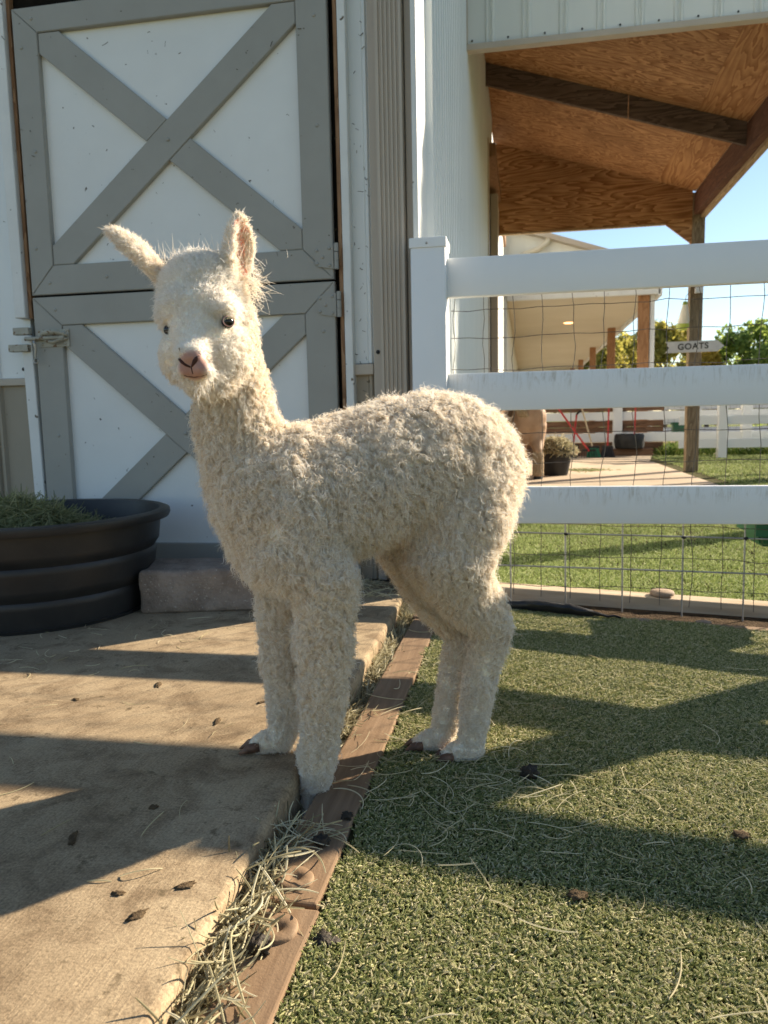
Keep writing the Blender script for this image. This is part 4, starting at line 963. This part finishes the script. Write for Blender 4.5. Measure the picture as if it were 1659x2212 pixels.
def ear(bm, base, tip, open_d, bend, w):
    ax = (tip-base); op = (Vector(open_d) - ax.normalized()*Vector(open_d).dot(ax.normalized())).normalized(); sd_ = ax.normalized().cross(op)
    rings = []; prof = [(0, .55), (.12, .74), (.3, .98), (.5, 1.0), (.7, .86), (.85, .62), (.95, .36), (1.0, .12)]
    for t, k in prof:
        c = base + ax*t + Vector(bend)*math.sin(t*math.pi)
        ww = w*k; ring = []
        for a in np.linspace(-115, 115, 11): ring.append(bm.bm.verts.new(c - op*math.cos(RAD(a))*ww*.62 + sd_*math.sin(RAD(a))*ww))
        thick = .0055 + .004*(1-t)
        for a in np.linspace(95, -95, 9): ring.append(bm.bm.verts.new(c - op*(math.cos(RAD(a))*max(ww-thick*1.3, .001)*.62 - thick*.5) + sd_*math.sin(RAD(a))*max(ww-thick, .001)))
        rings.append(ring)
    n = len(rings[0])
    for i in range(len(rings)-1):
        for k in range(n): bm.bm.faces.new((rings[i][k], rings[i][(k+1) % n], rings[i+1][(k+1) % n], rings[i+1][k]))
    bm.bm.faces.new(rings[0][::-1]); bm.bm.faces.new(rings[-1])
    return op
EARS = [(at(356, 612, 1.235), at(232, 500, 1.215), (-.50, -.15, -.85), (-.004, 0, .006), .036),
        (at(512, 612, 1.24), at(520, 462, 1.235), (.97, -.22, -.05), (.004, 0, 0), .034)]
FOOT = {'nf': (Vector((-.30, -.95, 0)), -.040), 'ff': (Vector((-.95, -.31, 0)), SLAB), 'nh': (Vector((-.95, -.31, 0)), .004), 'fh': (Vector((-.97, -.25, 0)), .010)}
def alpaca_body(bm):
    loft(bm, [(S(-.140, 0, .59), .03, .04), (S(-.128, 0, .592), .070, .080), (S(-.09, 0, .598), .096, .108), (S(-.03, 0, .606), .120, .128), (S(.05, 0, .610), .124, .130), (S(.15, 0, .598), .122, .122), (S(.24, 0, .572), .122, .122), (S(.32, 0, .556), .120, .120), (S(.38, 0, .560), .106, .112), (S(.425, 0, .580), .084, .092), (S(.455, 0, .598), .045, .05)], FW)
    bm.tube([S(.30, 0, .570), S(.36, 0, .605), at(540, 985, 1.30), at(512, 920, 1.282), at(498, 850, 1.268), at(484, 780, 1.258), at(470, 700, 1.25), at(455, 640, 1.245)], [.112, .102, .084, .066, .0585, .0570, .058, .055], 24)
    # head
    bm.ball(at(436, 632, 1.235), (.068, .066, .060), 3)
    bm.ball(at(430, 672, 1.205), (.066, .058, .048), 3)
    bm.tube([at(434, 660, 1.215), at(428, 705, 1.182), at(421, 742, 1.148), at(417, 772, 1.122), at(417, 790, 1.108)], [.055, .045, .030, .023, .018], 18)
    bm.ball(at(412, 762, 1.118), (.0235, .021, .0150), 3)            # nose
    bm.ball(at(398, 800, 1.113), (.0132, .0150, .0128), 3)           # upper lip lobes
    bm.ball(at(437, 798, 1.113), (.0150, .0155, .0132), 3)
    bm.ball(at(424, 813, 1.126), (.0175, .0170, .0100), 3)           # lower lip and chin
    bm.ball(at(480, 760, 1.195), (.040, .046, .046), 3)              # cheeks
    bm.ball(at(394, 765, 1.190), (.030, .044, .040), 3)
    bm.ball(at(450, 812, 1.180), (.036, .046, .026), 3)
    bm.ball(at(478, 668, 1.172), (.022, .018, .013), 3); bm.ball(at(372, 684, 1.176), (.022, .018, .013), 3)   # brow ridges
    for e_ in EARS: ear(bm, *e_)
    for pts, rad in LEG.values():
        bm.tube(pts, rad, 18); bm.ball(pts[0], rad[0], 3)
        pts[0].z += 0
    bm.ball(at(458, 728, 1.178), (.034, .034, .030), 3)
    for k, (pts, rad) in LEG.items():
        f = pts[-1]; d_, gl = FOOT[k]; q_ = .62 if k == 'nf' else 1
        a = Vector((f.x, f.y, gl+.026)); b_ = Vector((f.x, f.y, gl+.017))+d_*.030*q_; c_ = Vector((f.x, f.y, gl+.012))+d_*.050*q_
        bm.tube([f, a, b_, c_], [.024*q_, .027*q_, .021*q_, .012*q_], 14, flat=.85); bm.ball(a-d_*.012*q_, (.022*q_, .022*q_, .020*q_), 2)
g = NG('alpaca_skin'); at_ = g.n('Attribute'); at_.attribute_name = 'pink'
cc = g.mix(at_.outputs['Fac'], (.82, .75, .63), (.42, .235, .185))
at2 = g.n('Attribute'); at2.attribute_name = 'ear_skin_glow'; cc = g.mix(at2.outputs['Fac'], cc, (.82, .36, .25))  # inner ear pink, painted brighter to stand for light glowing through
g.col(cc).rough(.55, .25); g.b.inputs['Subsurface Weight'].default_value = .25; g.b.inputs['Subsurface Radius'].default_value = (.012, .005, .003); g.b.inputs['Subsurface Scale'].default_value = .6
g.bump(g.noise(g.mapping((1, 1, 1)), 260, 3), .12, .002); M['alpaca_skin'] = g.m
body = grown('body', alpaca_body, .0045, 7, 'alpaca_skin', alp, AL)
me = body.data; nv = len(me.vertices)
VC = np.zeros(nv*3, np.float32); me.vertices.foreach_get('co', VC); VC = VC.reshape(-1, 3).astype(float) + np.array(AL)
VN = np.zeros(nv*3, np.float32); me.vertices.foreach_get('normal', VN); VN = VN.reshape(-1, 3).astype(float)
NOSE = np.array(at(417, 790, 1.105)); NTOP = np.array(at(413, 742, 1.13))
def seg_d(P, a, b_):
    a = np.array(a); b_ = np.array(b_); d = b_-a; t = np.clip(((P-a)@d)/(d@d), 0, 1); return np.linalg.norm(P-(a+t[:, None]*d), axis=1), t
dn = np.linalg.norm((VC-NOSE)*np.array([1, .8, 1]), axis=1); pink = np.clip((.0275-dn)/.008, 0, 1)
earin = np.zeros(nv)
for ba, ti, op, be, w in EARS:
    d_, t_ = seg_d(VC, ba, ti); ax = (ti-ba).normalized(); o3 = (Vector(op)-ax*Vector(op).dot(ax)).normalized()
    rel = VC-np.array(ba); lat = np.linalg.norm(rel - np.outer(rel@np.array(ax), np.array(ax)), axis=1)
    earin = np.maximum(earin, ((VN@np.array(o3)) > .25)*(d_ < .021)*(t_ > .10)*(t_ < .93))
for nm, ar in (('pink', pink), ('ear_skin_glow', earin.astype(float))):
    a_ = me.attributes.new(nm, 'FLOAT', 'POINT'); a_.data.foreach_set('value', ar.astype(np.float32))
# eyes
gE = NG('eye'); gE.col((.008, .006, .006)).rough(.10, .45)
M['lid'] = soft('eyelid', (.50, .27, .23), (.60, .36, .31), 60, .5, .3, .1, .001)
EYES = [at(494, 694, 1.158), at(358, 712, 1.166)]
EN = [Vector((.62, -.76, .10)).normalized(), Vector((-.70, -.70, .05)).normalized()]
for i, (c, nrm) in enumerate(zip(EYES, EN)):
    p = c - AL - nrm*.0052
    bm = MB(); bm.ball(p, .0100 if i == 0 else .0085, 3); eye = bm.build('eye', gE.m, alp, 'all')
    bm = MB(); sx = nrm.cross(Vector((0, 0, 1))).normalized(); uz_ = sx.cross(nrm)
    bm.tube([p + nrm*.0056 + sx*.0088*math.cos(a) + uz_*.0074*math.sin(a) for a in [2*math.pi*k/24 for k in range(25)]], .0012, 8)
    if i == 1: bm.bm.free(); continue
    bm.build('eyelid', 'lid', alp, 'all')
    n = 22; Q = np.zeros((n, 5, 3))
    for j in range(n):
        a = RAD(20+140*j/n) if i == 0 else RAD(20+140*j/n); b0 = p + nrm*.0085 + sx*.0082*math.cos(a) + uz_*.0072*math.sin(a)
        for k, t in enumerate(np.linspace(0, 1, 5)): Q[j, k] = b0 + nrm*(.008*t) - uz_*.006*t*t + sx*.004*t*math.cos(a)
    curves('eyelash', Q, .00016, 'straw', alp)
# nostrils and mouth line
M['nostril'] = soft('nostril', (.045, .018, .014), (.08, .035, .028), 60, .7, .2, 0)
def surf_path(px, dep=-.0003):
    out = []
    me_ = body.data
    for x, y in px:
        d = ray(x, y).normalized(); o_ = Vector((0, 0, CAM_H)) - AL
        ok, loc, nrm, fi = body.ray_cast(o_, d)
        out.append(loc + nrm*dep if ok else None)
    return [p for p in out if p is not None]
dg = bpy.context.evaluated_depsgraph_get(); dg.update()
for px, rr in (([(431, 769), (425, 774), (420, 781), (417, 787), (414, 792)], [.0012, .0034, .0036, .0026, .0014]), ([(383, 769), (388, 776), (393, 782), (402, 789), (411, 793)], [.0010, .0026, .0028, .0020, .0012])):
    pth = surf_path(px); bm = MB(); bm.tube(pth, rr[:len(pth)], 8); bm.build('nostril', 'nostril', alp, 'all')
pth = surf_path([(413, 792), (414, 797), (415, 802), (417, 808)]); bm = MB(); bm.tube(pth, .0011, 6); bm.build('lip_cleft', 'nostril', alp, 'all')
pth = surf_path([(398, 811), (406, 814), (421, 815), (438, 812), (447, 808)]); bm = MB(); bm.tube(pth, .0009, 6); bm.build('mouth', 'nostril', alp, 'all')
# toenails: two long dark nails on every foot
M['nail'] = soft('toenail', (.06, .03, .02), (.22, .12, .08), 40, .5, .3, .3, .002)
for k, (pts, rad) in LEG.items():
    f = pts[-1]; dirs, gl = FOOT[k]; q_ = .62 if k == 'nf' else 1
    sdv = Vector((-dirs.y, dirs.x, 0)).normalized()
    for s_ in (-1, 1):
        b0 = f + sdv*.0105*s_*q_ + dirs*.034*q_ - AL; b0.z = gl+.014; m0 = f + sdv*.0125*s_*q_ + dirs*.054*q_ - AL; m0.z = gl+.012; t0 = f + sdv*.0120*s_*q_ + dirs*.074*q_ - AL; t0.z = gl+.003
        bm = MB(); bm.tube([b0, m0, t0], [.0120*q_, .0100*q_, .0015], 10, flat=.9); bm.build('toenail', 'nail', alp, 'all')

# wool: real fibres in curled locks
def wool_mat():
    g = NG('fleece'); hi = g.n('HairInfo'); a_ = g.n('Attribute'); a_.attribute_name = 'tint'
    c1 = g.ramp(hi.outputs['Random'], [(0, (.70, .57, .41)), (.35, (.87, .79, .66)), (1, (.96, .935, .885))])
    c = g.mix(a_.outputs['Fac'], c1, (.97, .96, .935))
    df = g.n('BsdfPrincipled'); df.inputs['Roughness'].default_value = .65; df.inputs['Specular IOR Level'].default_value = .25
    tr = g.n('BsdfTranslucent'); mx = g.n('MixShader'); mx.inputs[0].default_value = .42
    g.l(c, df.inputs['Base Color']); g.l(c, tr.inputs[0]); g.l(df.outputs[0], mx.inputs[1]); g.l(tr.outputs[0], mx.inputs[2]); g.l(mx.outputs[0], g.out.inputs[0]); g.t.nodes.remove(g.b); return g.m
M['fleece'] = wool_mat()
me.calc_loop_triangles(); nt_ = len(me.loop_triangles); TI = np.zeros(nt_*3, np.int32); me.loop_triangles.foreach_get('vertices', TI); TI = TI.reshape(-1, 3)
A_, B_, C_ = VC[TI[:, 0]], VC[TI[:, 1]], VC[TI[:, 2]]; TA = np.linalg.norm(np.cross(B_-A_, C_-A_), axis=1)/2; TC = (A_+B_+C_)/3
BACK = -np.array(FW); DN = np.array([0, 0, -1.])
ctl = []   # position, length, curl radius, flow, outward, density of locks
def ctrl(p, ln, cu, fl, ow, de, rd=.06, tint=0.): ctl.append((np.array(p), ln, cu, np.array(fl, float), ow, de, rd, tint))
for s_ in (-.15, -.05, .05, .15, .25):
    for l_ in (-.11, 0, .11): ctrl(S(s_, l_, .70 if l_ == 0 else .60), .034, .0040, BACK*.45+DN*.35*(l_ != 0), .85, 1.0)
    ctrl(S(s_, 0, .48), .028, .0036, BACK*.4+DN*.4, .7, 1.0)
for l_ in (-.1, 0, .1): ctrl(S(.42, l_, .58), .032, .0040, DN*.7+np.array(FW)*.2, .7, 1.0)
ctrl(S(.35, .11, .56), .032, .0040, BACK*.3+DN*.6, .7, 1.0); ctrl(S(.45, 0, .50), .032, .0040, DN*.8, .6, 1.0)
for x, y, Y, ln in ((520, 960, 1.25, .030), (505, 880, 1.24, .025), (495, 820, 1.24, .021), (560, 960, 1.33, .032), (540, 880, 1.31, .024), (480, 760, 1.29, .018), (450, 900, 1.26, .024), (440, 850, 1.25, .018)): ctrl(at(x, y, Y), ln, .0026, DN*.6, .8, 1.25)
for k, (pts, rad) in LEG.items():
    m = len(pts)
    for i in range(1, m):
        t = i/(m-1); ln = np.interp(t, [0, .35, .55, .75, .9, 1], [.030, .025, .021, .017, .012, .009]); cu = np.interp(t, [0, .4, .7, .9, 1], [.0038, .0034, .0032, .0020, .0005])
        ctrl(pts[i], ln, cu, DN*.75, .62 if t < .7 else .42, 1.15 if t < .7 else 2.6, .045, .15*(t > .6))
for x, y, Y, ln, cu, de in ((437, 570, 1.22, .019, .0008, 2.6), (437, 620, 1.17, .014, .0006, 3.0), (380, 610, 1.19, .014, .0006, 3.0), (495, 610, 1.19, .014, .0006, 3.0), (430, 665, 1.15, .011, .0004, 3.4), (425, 715, 1.14, .009, .0002, 4.6), (420, 742, 1.12, .0060, .0001, 5.5), (478, 720, 1.15, .010, .0004, 3.2), (372, 730, 1.155, .009, .0004, 3.2), (478, 770, 1.15, .014, .0012, 2.4), (384, 770, 1.15, .009, .0009, 2.6), (455, 820, 1.13, .014, .0014, 2.2), (520, 660, 1.20, .016, .0012, 2.2), (335, 680, 1.21, .015, .0012, 2.2), (440, 600, 1.30, .022, .0014, 2.0)):
    p = np.array(at(x, y, Y)); fl = p-NOSE; fl /= np.linalg.norm(fl); ctrl(p, ln, cu, fl*.55+DN*.15, .75, de, .03, .55)
for ba, ti, op, be, w in EARS:
    ax = np.array((ti-ba).normalized())
    for t in (.05, .3, .55, .8, 1.0): ctrl(ba+(ti-ba)*t, .014 if t < .9 else .016, .0004, ax*.8, .45, 3.2, .022, .1)
def field(P):
    out = np.zeros((len(P), 8)); ws = np.zeros(len(P))
    for p, ln, cu, fl, ow, de, rd, ti in ctl:
        w = 1/(np.sum((P-p)**2, axis=1)/rd**2 + .02)**2.2; ws += w
        out += w[:, None]*np.array([ln, cu, fl[0], fl[1], fl[2], ow, de, ti])
    return out/ws[:, None]
FT = field(TC); wgt = TA*FT[:, 6]; wgt /= wgt.sum()
def sample(n):
    t = RNG.choice(nt_, n, p=wgt); u = RNG.random((n, 2)); m = u.sum(1) > 1; u[m] = 1-u[m]
    w0 = 1-u.sum(1); P = A_[t]*w0[:, None]+B_[t]*u[:, :1]+C_[t]*u[:, 1:]
    N = VN[TI[t, 0]]*w0[:, None]+VN[TI[t, 1]]*u[:, :1]+VN[TI[t, 2]]*u[:, 1:]; N /= np.linalg.norm(N, axis=1)[:, None]+1e-9
    pk = pink[TI[t, 0]]; er = earin[TI[t, 0]]
    return P, N, pk, er
def keep(P, pk, er):
    k = (pk < .35) & ((er < .5) | (RNG.random(len(P)) < .60))
    for c, nrm in zip(EYES, EN): k &= np.linalg.norm(P-np.array(c), axis=1) > .0098
    return k & (P[:, 2] > -.03)
def grow(nlocks, per, kp, thick, lk=1.0):
    P, N, pk, er = sample(nlocks); k = keep(P, pk, er); P, N = P[k], N[k]; n = len(P); f = field(P)
    ln = lk*f[:, 0]*RNG.uniform(.72, 1.25, n); cu = f[:, 1]*RNG.uniform(.7, 1.3, n); flow = f[:, 2:5]; ow = f[:, 5]; tint = f[:, 7]
    # neighbouring locks lean together
    sw = np.column_stack([np.sin(P[:, 0]*61+P[:, 2]*47), np.sin(P[:, 1]*57+P[:, 0]*39+1), np.sin(P[:, 2]*66+P[:, 1]*43+2)])
    D = N*ow[:, None] + flow*(1.0) + .22*sw + RNG.normal(0, .16, (n, 3)); 
    dp_ = np.sum(D*N, 1); D += N*np.clip(.22-dp_, 0, 1)[:, None]
    D /= np.linalg.norm(D, axis=1)[:, None]
    ref = np.where(np.abs(D[:, 2:3]) < .9, np.array([[0, 0, 1.]]), np.array([[1., 0, 0]])); E1 = np.cross(D, ref); E1 /= np.linalg.norm(E1, axis=1)[:, None]; E2 = np.cross(D, E1)
    ph = RNG.uniform(0, 6.283, n); om = 6.283*RNG.uniform(1.3, 2.3, n)*np.sign(RNG.random(n)-.5)
    jr = np.where(cu < .0016, .0024, np.minimum(.0022, .0010+cu*.28))
    T = np.linspace(0, 1, kp); Q = np.zeros((n, per, kp, 3))
    for s_ in range(per):
        ja, jb = RNG.normal(0, 1, n)*jr, RNG.normal(0, 1, n)*jr; pj = ph+RNG.normal(0, 1, n)*np.where(cu < .0016, 1.5, .30); ls = ln*RNG.uniform(.75, 1.12, n)
        fz = RNG.normal(0, 1, (n, 3))*np.where(cu < .0016, .22, .10)[:, None]
        for i, t in enumerate(T):
            amp = cu*(min(1, t*1.8))
            cosv = np.cos(pj+om*t)-np.cos(pj); sinv = np.sin(pj+om*t)-np.sin(pj)
            cl = 1-.55*t
            Q[:, s_, i] = P - N*.002 + (E1*(ja*cl+amp*cosv)[:, None] + E2*(jb*cl+amp*sinv)[:, None]) + (D + fz*t)*(ls*t*(.80-.14*t))[:, None] + DN*(ls*.16*t*t)[:, None]
    r = thick*np.interp(T, [0, .5, .85, 1], [1, 1, .8, .25])*np.ones((n*per, 1))
    short = np.repeat(np.clip(ln/.022, .55, 1.0), per)[:, None]
    return Q.reshape(n*per, kp, 3), r*short, np.repeat(tint, per)
FUR_Q = 1.0
Q1, r1, t1 = grow(int(30000*FUR_Q), 12, 10, .00040)
Q2, r2, t2 = grow(int(30000*FUR_Q), 2, 10, .00024, 1.35)        # loose fuzz
Q = np.concatenate([Q1, Q2]) - np.array(AL)
fl_ = curves('fleece', Q, np.concatenate([r1, r2]), 'fleece', alp)
ta = fl_.data.attributes.new('tint', 'FLOAT', 'CURVE'); ta.data.foreach_set('value', np.concatenate([t1, t2]).astype(np.float32))
# wispy topknot and long guard hairs behind the near ear
def wisps(n, c, spread, d0, L, name):
    c = np.array(c)-np.array(AL); P = c + RNG.normal(0, 1, (n, 3))*np.array(spread); D = np.array(d0)+RNG.normal(0, .38, (n, 3)); cvr = RNG.normal(0, .5, (n, 3)); Q = np.zeros((n, 6, 3)); ll = L*RNG.uniform(.4, 1.3, n)
    for i, t in enumerate(np.linspace(0, 1, 6)): Q[:, i] = P + (D*t + cvr*t*t*.6)*ll[:, None]
    return curves(name, Q, .00024*np.array([1, 1, 1, .9, .7, .3]), 'fleece', alp)
wisps(420, at(440, 572, 1.235), (.040, .018, .004), (-.15, -.1, 1), .020, 'topknot')
wisps(300, at(545, 612, 1.25), (.006, .01, .016), (.55, .1, -.45), .020, 'ear_tuft')
wisps(60, at(436, 828, 1.125), (.008, .006, .002), (.0, -.2, -1), .018, 'chin_hair')
# bits of chaff caught in the wool
k = RNG.choice(len(Q1), 46); tips = Q1[k, -2]-np.array(AL); n = len(tips); a = RNG.normal(0, 1, (n, 3)); a /= np.linalg.norm(a, axis=1)[:, None]; b_ = RNG.normal(0, 1, (n, 3)); Q = np.zeros((n, 4, 3)); ll = RNG.uniform(.002, .010, n)
for i, t in enumerate(np.linspace(-.5, .5, 4)): Q[:, i] = tips + a*(ll*t)[:, None] + b_*(ll*.3*t*t)[:, None]
curves('chaff', Q, RNG.uniform(.0004, .0011, n)[:, None]*np.ones(4), 'debris', alp, kind='stuff')
